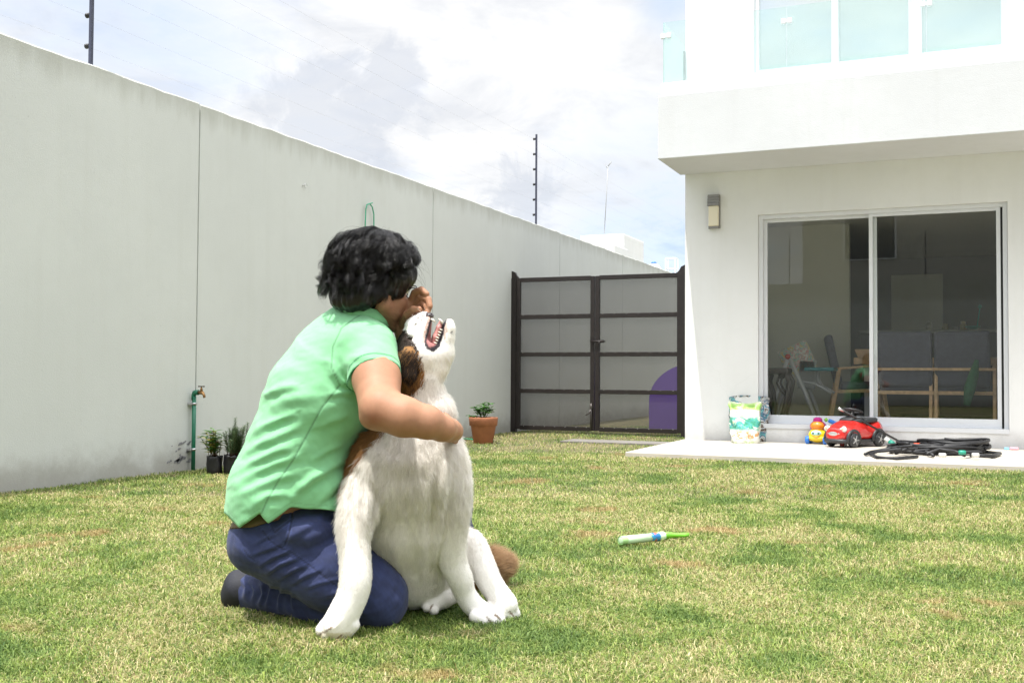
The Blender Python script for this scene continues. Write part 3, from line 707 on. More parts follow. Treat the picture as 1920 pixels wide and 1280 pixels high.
# ------------------------------------------------------------------ things on the patio
def lamp():
    P0 = onY(1340, 400, YF); k = (P0-CP).dot(CF)/FPX; zt = onY(1340, 366, YF).z; zb = onY(1340, 429, YF).z; h = zt-zb; w_ = 22*k
    r = thing('wall_lamp', 'small silver louvred wall lamp fixed beside the sliding door', 'wall lamp', (P0.x, YF, zb)); hs = mat('lamp_silver', (.27, .265, .26), .42, .1, 40, metal=.35)
    m = MB(); m.box(-w_*.5, w_*.5, -.022, 0, 0, h, bev=.003)
    for i in range(4):
        z = h*(.66+i*.085); m.prism([(-w_*.5, z), (w_*.5, z), (w_*.47, z+h*.075), (-w_*.47, z+h*.075)], -.085+i*.006, -.022)
    m.box(-w_*.42, w_*.42, -.068, -.022, -.0, h*.05, bev=.002); m.build('housing', hs, r)
    gl = mat('opal_glass', (.80, .74, .58), .3, spec=.5); m = MB(); m.box(-w_*.42, w_*.42, -.074, -.022, h*.055, h*.66, bev=.010); m.build('diffuser', gl, r)
lamp()

def patterned(name, cols, scale=9, dist=1.5, rough=.3):
    m = bpy.data.materials.new(name); m.use_nodes = True; t = NT(m.node_tree); P = t.new('ShaderNodeTexCoord').outputs['Object']
    n = t.noise(P, scale, 4, .6, dist); t.put(t.n['Principled BSDF'].inputs['Base Color'], t.ramp(t.mapr(n, .3, .7, 0, 1, False), cols)); t.n['Principled BSDF'].inputs['Roughness'].default_value = rough
    t.put(t.n['Principled BSDF'].inputs['Normal'], t.new('ShaderNodeBump', Strength=1.0, Distance=.012, Height=t.noise(P, 16, 3, .5, 1.0)))
    return m
def sack(name, px, py, w_, h, dpt, m, label, lean=0.0, seed=1, parts=None):
    P0 = onZ(px, py, ZB); r = thing(name, label, 'bag', (P0.x, P0.y, ZB), rz=R(8)); rn = random.Random(seed); n = 28; rings = []; b = MB()
    for i in range(13):
        t = i/12; hw = w_/2*(.92+.13*math.sin(t*2.6)+(.10 if t > .9 else 0)); hd = dpt/2*((1-t)**.55*.95+.07)
        if t > .88: hd = .012+.02*(t-.88)*8
        ring = []
        for k in range(n):
            a = 2*math.pi*k/n; x = math.copysign(abs(math.cos(a))**.6, math.cos(a))*hw; y = math.copysign(abs(math.sin(a))**.8, math.sin(a))*hd
            cr = .010*math.sin(5*a+7*t*2+seed)+rn.uniform(-.006, .006)
            ring.append(b.bm.verts.new((x+cr, y+cr-.01+lean*t, h*t*(1+.03*math.sin(a*2+seed)))))
        rings.append(ring)
    for A, B in zip(rings, rings[1:]):
        for k in range(n): b.bm.faces.new((A[k], A[(k+1) % n], B[(k+1) % n], B[k])).smooth = True
    b.bm.faces.new(rings[0][::-1]); b.build('bag_body', m, r)
    if parts: parts(r)
    return r
WHT = (.78, .80, .74)
bagm = bpy.data.materials.new('printed_film'); bagm.use_nodes = True
def _bag():
    t = NT(bagm.node_tree); P = t.new('ShaderNodeTexCoord').outputs['Object']; s = t.new('ShaderNodeSeparateXYZ', i0=P); n = t.noise(P, 11, 5, .65, 1.2); n2 = t.noise(t.vmath('ADD', P, (3, 3, 3)), 22, 4, .6, 1)
    c = t.mix(t.mapr(n2, .5, .6), WHT, (.62, .76, .45)); z = s.outputs[2]
    band = t.math('MULTIPLY', t.mapr(z, .11, .15), t.mapr(z, .28, .235)); teal = t.ramp(n2, [(.35, (.03, .22, .16)), (.5, (.10, .45, .30)), (.6, (.05, .32, .42)), (.7, (.50, .70, .30))])
    c = t.mix(t.math('MULTIPLY', band, t.mapr(n, .40, .48)), c, teal)
    top = t.math('MULTIPLY', t.mapr(z, .315, .335), t.mapr(z, .42, .36)); c = t.mix(t.math('MULTIPLY', top, t.mapr(n, .35, .5)), c, (.38, .68, .16))
    rr = t.math('MULTIPLY', t.mapr(z, .03, .05), t.mapr(z, .13, .10)); c = t.mix(t.math('MULTIPLY', rr, t.mapr(n2, .5, .56)), c, (.55, .30, .14))
    b = t.n['Principled BSDF']; t.put(b.inputs['Base Color'], c); b.inputs['Roughness'].default_value = .28
    t.put(b.inputs['Normal'], t.new('ShaderNodeBump', Strength=1.0, Distance=.015, Height=t.noise(P, 14, 3, .5, 1.2)))
_bag()
sack('plastic_bag', 1397, 830, .28, .40, .20, bagm, 'white and green printed plastic bag standing in front of the darker bag', 0.02, 2)
sack('rear_bag', 1405, 826.5, .37, .45, .15, patterned('dark_printed_film', [(0, (.05, .035, .03)), (.3, (.10, .07, .05)), (.4, (.6, .62, .6)), (.6, (.02, .06, .16)), (.75, (.10, .40, .42)), (1, (.6, .62, .6))], 9), 'darker crumpled bag with teal and blue rim behind the white and green bag', .03, 5)

def toy_stack():
    P0 = onZ(1533, 832, ZB); r = thing('stacking_toy', 'yellow, orange and magenta toy vehicle with smiling face beside the red car', 'toy', (P0.x, P0.y, ZB), rz=R(-6))
    pl = lambda n, c: mat(n, c, .3, coat=.4)
    m = MB(); m.ball((0, 0, .085), (.088, .075, .072), u=28, v=18); m.box(-.078, .078, -.072, .07, .03, .085, bev=.025); m.build('body', pl('yellow_plastic', (.80, .56, .01)), r)
    for s in (-1, 1):
        for y in (-.05, .05):
            w_ = MB(); w_.lathe([(.02, -.018), (.038, -.016), (.040, 0), (.038, .016), (.02, .018)], 20, Matrix.Translation((s*.085, y, .039)) @ Matrix.Rotation(R(90), 4, 'Y')); w_.build('wheel', pl('blue_toy_plastic', (.01, .16, .62)), r)
    f = MB(); f.ball((0, -.058, .108), (.05, .022, .028), u=24, v=14); fc = f.build('face_plate', pl('pale_blue_plastic', (.45, .75, .80)), r)
    for s in (-1, 1):
        e = MB(); e.ball((s*.026, -.078, .108), (.010, .005, .010), u=12, v=8); e.build('eye', pl('eye_green', (.02, .12, .04)), fc)
    t = MB(); t.tube([(-.03, -.068, .078), (-.01, -.073, .072), (.012, -.073, .072), (.03, -.068, .078)], .004, 8); t.build('mouth', pl('orange_lip', (.75, .30, .05)), fc)
    m = MB(); m.ball((0, 0, .175), (.070, .062, .052), u=28, v=18); m.build('middle_dome', pl('orange_plastic', (.80, .22, .01)), r)
    m = MB(); m.ball((0, .02, .17), (.080, .052, .06), u=24, v=14); m.ball((0, .01, .225), (.046, .04, .034), u=24, v=14); m.lathe([(.040, .236), (.044, .242), (.040, .25), (.02, .26)], 20, Matrix.Translation((0, .01, 0))); m.build('top_dome', pl('magenta_plastic', (.50, .01, .24)), r)
toy_stack()
def toy_blue():
    P0 = onZ(1557, 832.5, ZB); r = thing('activity_toy', 'blue, green and grey activity toy squeezed between the yellow toy and red car', 'toy', (P0.x-.0, P0.y+.04, ZB), rz=R(12)); pl = lambda n, c: mat(n, c, .35, coat=.3)
    m = MB(); m.box(-.055, .06, -.03, .04, .0, .17, Matrix.Rotation(R(4), 4, 'Y'), bev=.02); m.build('body', pl('grey_toy_plastic', (.45, .50, .52)), r)
    m = MB(); m.box(-.015, .12, -.035, .03, -.02, .02, Matrix.Translation((-.01, 0, .225)) @ Matrix.Rotation(R(24), 4, 'Y'), bev=.015); m.build('roof', pl('bright_blue_plastic', (.01, .20, .70)), r)
    m = MB(); m.ball((-.02, -.035, .13), (.03, .015, .03)); m.build('knob', pl('green_toy_plastic', (.10, .50, .08)), r)
    m = MB(); m.ball((.0, -.04, .175), (.026, .015, .013)); m.build('bee_button', pl('yellow_button', (.85, .55, .02)), r)
    m = MB(); m.box(-.06, .05, -.05, -.028, .01, .10, bev=.012); m.build('front_panel', pl('teal_toy_plastic', (.06, .30, .30)), r)
    m = MB(); m.ball((-.045, 0, .235), (.017, .017, .02)); m.build('green_tip', pl('lime_tip', (.25, .6, .05)), r)
toy_blue()

def ride_on_car():
    P0 = onZ(1601, 839, ZB); r = thing('toy_car', 'red ride-on toy car with black steering wheel, seat and fender trims', 'toy car', (P0.x-.015, P0.y+.20, ZB), rz=R(-32))
    red = mat('red_plastic', (.56, .018, .014), .22, coat=.6); dk = mat('dark_grey_plastic', (.030, .031, .034), .45); sv = mat('silver_plastic', (.55, .55, .55), .25, metal=.6)
    # local: car points to -Y, length .62, width .28 ; built as a lofted body
    secs = [(-.31, .055, .07, .165), (-.295, .095, .062, .185), (-.25, .125, .058, .205), (-.17, .138, .058, .235), (-.08, .135, .06, .262), (.0, .130, .062, .262), (.06, .125, .062, .215), (.14, .130, .062, .22), (.22, .130, .064, .25), (.28, .115, .07, .24), (.30, .07, .09, .21)]
    b = MB(); rings = []; n = 28
    for y, hw, z0, z1 in secs:
        ring = []
        for k in range(n):
            a = 2*math.pi*k/n; cx = math.copysign(abs(math.cos(a))**.55, math.cos(a)); cz = math.copysign(abs(math.sin(a))**.7, math.sin(a))
            ring.append(b.bm.verts.new((cx*hw*(1-.14*max(cz, 0)), y, (z0+z1)/2+cz*(z1-z0)/2)))
        rings.append(ring)
    for A, B in zip(rings, rings[1:]):
        for k in range(n): b.bm.faces.new((A[k], A[(k+1) % n], B[(k+1) % n], B[k])).smooth = True
    b.bm.faces.new(rings[0]); b.bm.faces.new(rings[-1][::-1]); b.build('body', red, r)
    for y in (-.175, .20):
        for s in (-1, 1):
            w_ = MB(); T = Matrix.Translation((s*.125, y, .070)) @ Matrix.Rotation(R(90), 4, 'Y')
            w_.lathe([(.03, -.026), (.062, -.024), (.070, -.012), (.070, .012), (.062, .024), (.03, .026)], 28, T); wh = w_.build('wheel', dk, r)
            h = MB(); h.lathe([(.047, -.004), (.047, .002), (.040, .0), (.012, .004), (.004, .006)], 24, Matrix.Translation((s*.1475, y, .070)) @ Matrix.Rotation(R(90*s), 4, 'Y'))
            for q in range(5):
                a = q*2*math.pi/5; h.bar((s*.1505, y+.008*math.cos(a), .07+.008*math.sin(a)), (s*.1495, y+.045*math.cos(a), .07+.045*math.sin(a)), .011, .006)
            h.build('rim', sv, wh)
            f = MB(); pts = [(s*.128, y+.088*math.cos(a), .072+.086*math.sin(a)) for a in [R(-12+204*i/12) for i in range(13)]]; f.tube(pts, [.012]+[.0165]*11+[.012], 8); f.build('fender', dk, r)
    m = MB(); m.tube([(-.13, -.245, .062), (-.09, -.298, .062), (0, -.315, .062), (.09, -.298, .062), (.13, -.245, .062)], .020, 10); m.build('bumper', dk, r)
    m = MB(); m.box(-.125, .125, -.24, .26, .045, .075, bev=.01); m.build('chassis', dk, r)
    m = MB(); m.ball((0, -.302, .128), (.07, .012, .026), u=24, v=12); m.build('grille', sv, r)
    for s in (-1, 1):
        m = MB(); m.ball((s*.092, -.270, .172), (.034, .024, .029), Matrix.Rotation(R(-25*s), 3, 'Z')); hl = m.build('headlight', mat('lamp_white', (.8, .8, .76), .15, coat=1), r)
        q = MB(); q.ball((s*.096, -.292, .175), (.015, .006, .013)); q.build('bulb', mat('lamp_amber', (.7, .5, .3), .2), hl)
    m = MB(); m.ball((0, -.045, .245), (.118, .085, .042), u=24, v=14); m.build('dashboard', dk, r)
    m = MB(); m.box(-.10, .10, .05, .25, .215, .262, Matrix.Rotation(R(3), 4, 'X'), bev=.022); m.build('seat', dk, r)
    m = MB(); m.tube([(0, -.05, .26), (0, -.03, .325)], .022, 12); c = Vector((0, -.025, .335)); ax = Vector((0, .25, 1)).normalized(); u = Vector((1, 0, 0)); v = ax.cross(u)
    m.tube([c+(u*math.cos(a)+v*math.sin(a))*.088 for a in [2*math.pi*k/28 for k in range(28)]], .0125, 10, close=True)
    for a in (R(0), R(180), R(270)): m.bar(c-Vector((0, 0, .006)), c+(u*math.cos(a)+v*math.sin(a))*.086, .022, .010)
    m.ball(c, (.028, .028, .014)); m.build('steering_wheel', M['black'], r)
ride_on_car()
def foot_toy():
    P0 = onZ(1581, 836, ZB); r = thing('plastic_block', 'small red and white toy piece lying under the red car', 'toy', (P0.x, P0.y, ZB)); m = MB(); m.box(-.03, .01, -.02, .02, 0, .03, bev=.006); m.build('red_half', mat('red_piece', (.6, .05, .02), .3), r); m = MB(); m.box(.0102, .035, -.018, .018, 0, .035, bev=.008); m.build('white_half', mat('white_piece', (.8, .75, .7), .3), r)
foot_toy()
def small_toys():
    P0 = onZ(1893, 843, ZB); r = thing('doll_shoe', 'tiny pink and pale blue plastic toy on the patio at the far right', 'toy', (P0.x, P0.y, ZB)); m = MB(); m.box(-.045, -.002, -.015, .015, 0, .022, bev=.006); m.build('blue_end', mat('sky_blue_piece', (.25, .55, .80), .4), r); m = MB(); m.box(0, .075, -.018, .018, 0, .026, bev=.009); m.build('pink_end', mat('pink_piece', (.80, .38, .45), .4), r)
small_toys()

def hoses():
    r = thing('pressure_hose', 'tangled heap of black high-pressure hose on the patio beside the toy car', 'hose', onZ(1745, 850, ZB)); o0 = r.location.copy(); m = MB(); rn = random.Random(9)
    bx, by = onZ(1648, 850, ZB), onZ(1868, 850, ZB); c = (bx+by)/2; hw = (by-bx).length*.5; ux = (by-bx).normalized(); uy = Vector((-ux.y, ux.x, 0)); hgt = .0
    def loop(cx, cy, rx, ry, z0, th, turns, rr):
        pts = []; N = int(turns*26); a0 = rn.uniform(0, 6)
        for i in range(N+1):
            a = a0+2*math.pi*turns*i/N; k = 1+.10*math.sin(a*1.7+z0*90)+.05*math.sin(a*3.1)
            p = c+ux*(cx+rx*k*math.cos(a))+uy*(cy+ry*k*math.sin(a)); p.z = ZB+rr+z0+th*i/N+.010*math.sin(a*2.3+cx*30); p.z = max(p.z, ZB+rr); pts.append(p-o0)
        return pts
    for spec in ((.10*hw, .02, .62*hw, .22, .0, .03, 2.2, .0145), (.12*hw, .03, .72*hw, .27, .028, .03, 2.1, .0145), (.0, .0, .60*hw, .20, .055, .02, 1.6, .0145), (.3*hw, .05, .55*hw, .24, .08, .02, 1.4, .0145), (-.45*hw, -.07, .42*hw, .15, .0, .05, 2.4, .0135), (.25*hw, -.05, .45*hw, .17, .03, .05, 2.3, .0145), (.35*hw, .04, .5*hw, .21, .045, .04, 2.0, .0145), (-.1*hw, -.02, .5*hw, .15, .04, .03, 1.5, .014)):
        m.tube(loop(*spec[:-1], spec[-1]), spec[-1], 8)
    def pp(x, y, z): return onZ(x, y, ZB+z)-o0
    m.tube([pp(1622, 851, .02), pp(1632, 847, .02), pp(1650, 844, .03), pp(1680, 838, .06), pp(1710, 836, .09)], .013, 8)
    m.tube([pp(1720, 856, .015), pp(1680, 859, .015), pp(1645, 857, .015), pp(1632, 851, .015), pp(1645, 846, .03), pp(1690, 842, .06)], .013, 8)
    m.tube([pp(1810, 848, .05), pp(1845, 846, .02), pp(1875, 850, .02), pp(1860, 855, .02), pp(1820, 853, .03)], .016, 8)
    for i in range(2):
        x = 1700+i*60; m.tube([pp(x-22, 853-rn.uniform(0, 6), .02+.01*i), pp(x, 846-rn.uniform(0, 7), .06), pp(x+30, 845+rn.uniform(-5, 8), .05), pp(x+50, 854, .02)], .013, 8)
    m.build('hose', mat('black_rubber', (.012, .012, .014), .5, .2, 30), r)
    for (x, y, z, cn, cc) in ((1719, 834, .08, 'red_tape', (.70, .08, .03)), (1804, 848, .055, 'teal_ring', (.02, .30, .20)), (1767, 853, .035, 'white_joint', (.6, .6, .56)), (1829, 853, .04, 'white_joint', (.6, .6, .56))):
        q = MB(); p = pp(x, y, z); q.tube([p-ux*.024, p+ux*.024], .0185, 12); q.build(cn, mat(cn, cc, .4), r)
    # lance leaning on the car
    a = onY(1572, 765, P_CAR.y-.03); b = onZ(1697, 833, ZB+.02); l = thing('spray_lance', 'thin black spray lance leaning across the toy car, tip beside the steering wheel', 'spray lance', (b.x, b.y, ZB)); q = MB(); q.tube([a-l.location, b-l.location], .0095, 8); q.build('barrel', M['black'], l)
    d = (b-a).normalized(); q = MB(); q.tube([a-l.location-d*.0, a-l.location+d*.06], .013, 8); q.build('nozzle', M['steel'], l)
    g0 = onZ(1660, 822, ZB+.08)-l.location; g1 = onZ(1676, 833, ZB+.03)-l.location; q = MB(); q.tube([g0, g0*.5+g1*.5], .02, 10); q.build('white_grip', mat('white_grip', (.62, .65, .62), .4), l)
    q = MB(); q.tube([g0*.5+g1*.5, g1], .023, 10); q.build('green_coupling', mat('green_coupling', (.02, .25, .18), .4), l)
P_CAR = onZ(1601, 839, ZB)
hoses()

# ------------------------------------------------------------------ the dining room behind the glass
FZ = .19
def chair(label, loc, rz, first=None):
    if first is not None:
        c = copy_tree(first); c.location = loc; c.rotation_euler = (0, 0, rz); c['label'] = label; return c
    r = thing('dining_chair', label, 'chair', loc, rz, 'grey and oak dining chairs behind the glass door')
    # faces +Y ; back toward -Y
    m = MB(); m.box(-.28, .28, -.045, .045, 0, .60, Matrix.Translation((0, -.23, .42)) @ Matrix.Rotation(R(12), 4, 'X'), bev=.03); m.build('backrest', M['grey_cloth'], r)
    m = MB(); m.box(-.27, .27, -.22, .26, .36, .46, bev=.03); m.build('seat', M['grey_cloth'], r)
    for s in (-1, 1):
        for (x, y0, y1, zt) in ((.315, -.33, -.23, .62), (.315, .31, .22, .64)):
            m = MB(); m.bar((s*x, y0, 0), (s*x, y1, zt), .035, .05, (0, 1, 0), bev=.006); m.build('leg', M['wood'], r)
        m = MB(); m.bar((s*.315, -.34, .60), (s*.315, .28, .655), .045, .028, (0, 0, 1), bev=.006); m.build('armrest', M['wood'], r)
        m = MB(); m.bar((s*.315, -.27, .34), (s*.315, .27, .36), .03, .04, (0, 0, 1), bev=.004); m.build('side_rail', M['wood'], r)
    m = MB(); m.box(-.30, .30, -.345, -.318, .585, .615, bev=.004); m.build('back_rail', M['wood'], r)
    m = MB(); m.box(-.30, .30, -.295, -.265, .325, .365, bev=.004); m.build('rear_rail', M['wood'], r)
    return r
def dining():
    yc = 12.35
    x1 = onY(1697, 700, yc).x; x2 = onY(1806, 700, yc).x
    c0 = chair('grey dining chair with oak frame, back to the glass, just right of the door mullion', (x1, yc+.25, FZ), 0)
    chair('grey dining chair with oak frame, back to the glass, farther right behind the door', (x2, yc+.27, FZ), R(-2), c0)
    x3 = onY(1606, 700, 13.0).x; chair('grey dining chair with oak arms seen from its side, left of the door mullion', (x3, 13.25, FZ), R(-82), c0)
    t = thing('dining_table', 'long oak dining table behind the chairs in the room', 'table', (x1+.35, 13.45, FZ)); m = MB(); m.box(-.95, 1.6, -.45, .45, .66, .74, bev=.006); m.build('tabletop', M['wood'], t)
    for x in (-.8, 1.45):
        for y in (-.38, .38): m = MB(); m.box(x-.035, x+.035, y-.035, y+.035, 0, .66); m.build('leg', mat('white_leg', (.55, .55, .55), .5), t)
    # counter at the back
    yk = 15.3; xa = onY(1700, 640, yk).x; zc = onY(1760, 618, yk).z; k = thing('kitchen_counter', 'dark kitchen counter at the back of the room', 'counter', (xa, yk, FZ)); m = MB(); m.box(-.6, 3.2, 0, .6, 0, zc-FZ-.04); m.build('cabinet', mat('dark_cabinet', (.06, .06, .065), .5), k); m = MB(); m.box(-.62, 3.2, -.03, .62, zc-FZ-.04, zc-FZ, bev=.004); m.build('worktop', mat('pale_worktop', (.4, .4, .38), .4), k)
    for px, py, h, cc, nm, lb in ((1742, 604, .12, (.6, .6, .52), 'bottle_rack', 'white rack of small jars on the kitchen counter'), (1772, 610, .09, (.5, .42, .25), 'glass_jar', 'brass lidded jar on the counter beside the white rack'), (1806, 607, .12, (.6, .52, .25), 'spice_jar', 'tall jar with golden lid on the counter'), (1790, 612, .05, (.3, .3, .3), 'sugar_bowl', 'small grey bowl on the counter between two jars')):
        P0 = onY(px, py, yk+.2); q = thing(nm, lb, 'jar', (P0.x, yk+.2, zc)); m = MB(); m.lathe([(.02, 0), (.04, .005), (.042, h*.6), (.03, h*.75)], 14); m.build('body', mat(nm+'_body', tuple(v*.8 for v in cc), .3), q); m = MB(); m.lathe([(.032, h*.76), (.034, h*.95), (.02, h)], 14); m.build('lid', mat(nm+'_lid', cc, .3), q)
    P0 = onY(1824, 610, yk+.15); q = thing('dish_bowl', 'green plastic dish with a bottle brush on the counter', 'bowl', (P0.x, yk+.15, zc)); m = MB(); m.lathe([(.04, 0), (.09, .03), (.10, .05), (.095, .05), (.03, .01)], 20); m.build('bowl', mat('green_dish', (.02, .35, .25), .4), q); m = MB(); m.tube([(.05, 0, .02), (.09, 0, .30)], .008, 6); m.ball((.09, 0, .31), (.025, .025, .03)); m.build('brush', mat('green_brush', (.02, .4, .3), .5), q)
    # wooden box on the table
    P0 = onY(1627, 664, 13.35); q = thing('wooden_tray', 'shallow wooden box on the near end of the dining table', 'tray', (P0.x, 13.35, FZ+.74)); m = MB(); m.prism([(-.10, 0), (.14, 0), (.17, .10), (-.14, .10)], -.12, .12); m.build('box', M['wood'], q); m = MB(); m.box(-.13, .16, -.11, .11, .1005, .104); m.build('lid', M['wood'], q)
    # solid green shape standing in for the shirt mirrored in the pane
    P0 = onY(1832, 760, 12.3); q = MB(); q.tube([(0, 0, .60), (-.03, .0, .45), (-.07, .02, .30), (-.10, 0, .12)], [.02, .05, .06, .035], 10); o = q.build('green_cloth', mat('green_cloth', (.03, .14, .06), .9, .3, 20)); o.location = (P0.x, 12.15, FZ+.1); tag(o, 'dim green cloth hanging from the arm of the right dining chair', 'cloth')
    # high chair
    y = 12.7; X = lambda px: onY(px, 700, y).x; Z = lambda py: onY(1500, py, y).z
    h = thing('high_chair', 'white folding baby high chair with teal tray and printed seat', 'high chair', (X(1500), y, FZ)); L = lambda px, py, dy=0: Vector((X(px)-X(1500), dy, Z(py)-FZ)); wp = mat('white_tube', (.52, .53, .55), .35)
    for dy in (-.22, .22):
        m = MB(); m.tube([L(1484, 668, dy), L(1512, 730, dy), L(1536, 790, dy)], [.022, .026, .02], 10); m.build('leg', wp, h)
        m = MB(); m.tube([L(1484, 668, dy), L(1468, 720, dy), L(1446, 792, dy)], [.022, .024, .018], 10); m.build('leg', wp, h)
        m = MB(); m.lathe([(.03, -.012), (.032, 0), (.03, .012)], 16, Matrix.Translation(L(1483, 669, dy*1.08)) @ Matrix.Rotation(R(90), 4, 'X')); m.build('hinge', mat('red_hinge', (.55, .05, .03), .4), h)
        m = MB(); m.tube([L(1498, 715, dy*.7), L(1530, 718, dy*.7), L(1562, 736, dy*.7)], .014, 8); m.build('footrest_bar', wp, h)
    pr = patterned('nursery_print', [(0, (.65, .65, .6)), (.35, (.7, .7, .66)), (.42, (.55, .10, .09)), (.5, (.7, .7, .65)), (.58, (.06, .35, .35)), (.66, (.7, .7, .65)), (.75, (.6, .42, .05)), (1, (.65, .65, .6))], 14, .6, .6)
    m = MB(); m.bar(L(1484, 648), L(1506, 700), .36, .05, (0, 1, 0), bev=.02); m.build('seat_back', pr, h)
    m = MB(); m.bar(L(1496, 700), L(1530, 702), .05, .34, (0, 0, 1), bev=.02); m.build('seat', mat('grey_seat', (.35, .36, .37), .5), h)
    m = MB(); a = L(1512, 692); b = L(1568, 692); m.box(a.x, b.x, -.22, .22, a.z-.02, a.z+.022, bev=.015); m.build('tray', mat('teal_tray', (.01, .22, .27), .4), h)
    m = MB(); m.tube([L(1532, 695), L(1534, 712), L(1542, 726)], [.03, .025, .02], 8); m.build('tray_stem', wp, h)
    # dark stool with curly legs
    y = 11.6; s = thing('ornate_stool', 'dark low stool with curved legs just inside the left glass panel', 'stool', (onY(1452, 700, y).x, y, FZ)); o = s.location; X = lambda px, py, dy=0: Vector((onY(px, py, y).x-o.x, dy, onY(px, py, y).z-o.z)); dkw = mat('dark_wood', (.030, .022, .018), .4)
    m = MB(); a = X(1424, 693); b = X(1482, 693); m.box(a.x, b.x, -.16, .16, a.z-.045, a.z+.02, bev=.02); m.build('seat', dkw, s)
    for dy in (-.11, .11):
        m = MB(); m.tube([X(1443, 700, dy), X(1438, 715, dy), X(1445, 735, dy), X(1449, 760, dy), X(1447, 782, dy)], [.03, .04, .036, .026, .03], 10); m.build('leg', dkw, s)
        m = MB(); m.tube([X(1464, 706, dy), X(1476, 700, dy), X(1483, 715, dy), X(1480, 735, dy), X(1475, 760, dy), X(1469, 782, dy)], [.026, .03, .03, .028, .024, .028], 10); m.build('leg', dkw, s)
        m = MB(); m.tube([X(1464, 706, dy), X(1460, 718, dy), X(1467, 732, dy), X(1476, 742, dy)], .012, 8); m.build('scroll', dkw, s)
    m = MB(); y = 11.45; P = [onY(1425, 738, y), onY(1436, 752, y), onY(1443, 775, y), onY(1444, 786, y)]; m.tube(P, .012, 8); tag(m.build('metal_rod', mat('pale_rod', (.5, .5, .52), .3)), 'bent pale metal rod leaning inside the lower left corner of the glass door', 'rod')
dining()
# ------------------------------------------------------------------ implicit modelling: bodies as one smooth skin
F_ = FPX
CMn = np.array(CM)[:3, :3]; CPn = np.array(CP)
def cv(p): return np.array([(p[0]-960)/F_*p[2], -(p[1]-640)/F_*p[2], -p[2]])
def topx(V):
    d = -V[:, 2]; return V[:, 0]/d*F_+960, -V[:, 1]/d*F_+640, d
def chain(pts, k=.02, zs=1.0):
    out = []
    for a, b in zip(pts, pts[1:]):
        out.append(('c', cv(a), cv(b), a[3]/F_*a[2], b[3]/F_*b[2], k, zs))
    return out
def schain(pts, k=.02, zs=1.0, n=5):
    q = np.array(pts, float); m_ = len(q); out = []
    for i in range(m_-1):
        a, b, c, e = q[max(i-1, 0)], q[i], q[i+1], q[min(i+2, m_-1)]
        for j in range(n):
            t = j/n; out.append(.5*((2*b)+(c-a)*t+(2*a-5*b+4*c-e)*t*t+(3*b-a-3*c+e)*t**3))
    out.append(q[-1]); return chain([tuple(v) for v in out], k, zs)
def ell(c, r, k=.02, Rm=None): return ('e', cv(c), np.array(r), Rm, k)
def ellm(c, r, k=.02, Rm=None): return ('e', np.array(c), np.array(r), Rm, k)
def wloc(o):
    v = np.zeros(3)
    while o is not None: v += np.array(o.location); o = o.parent
    return v
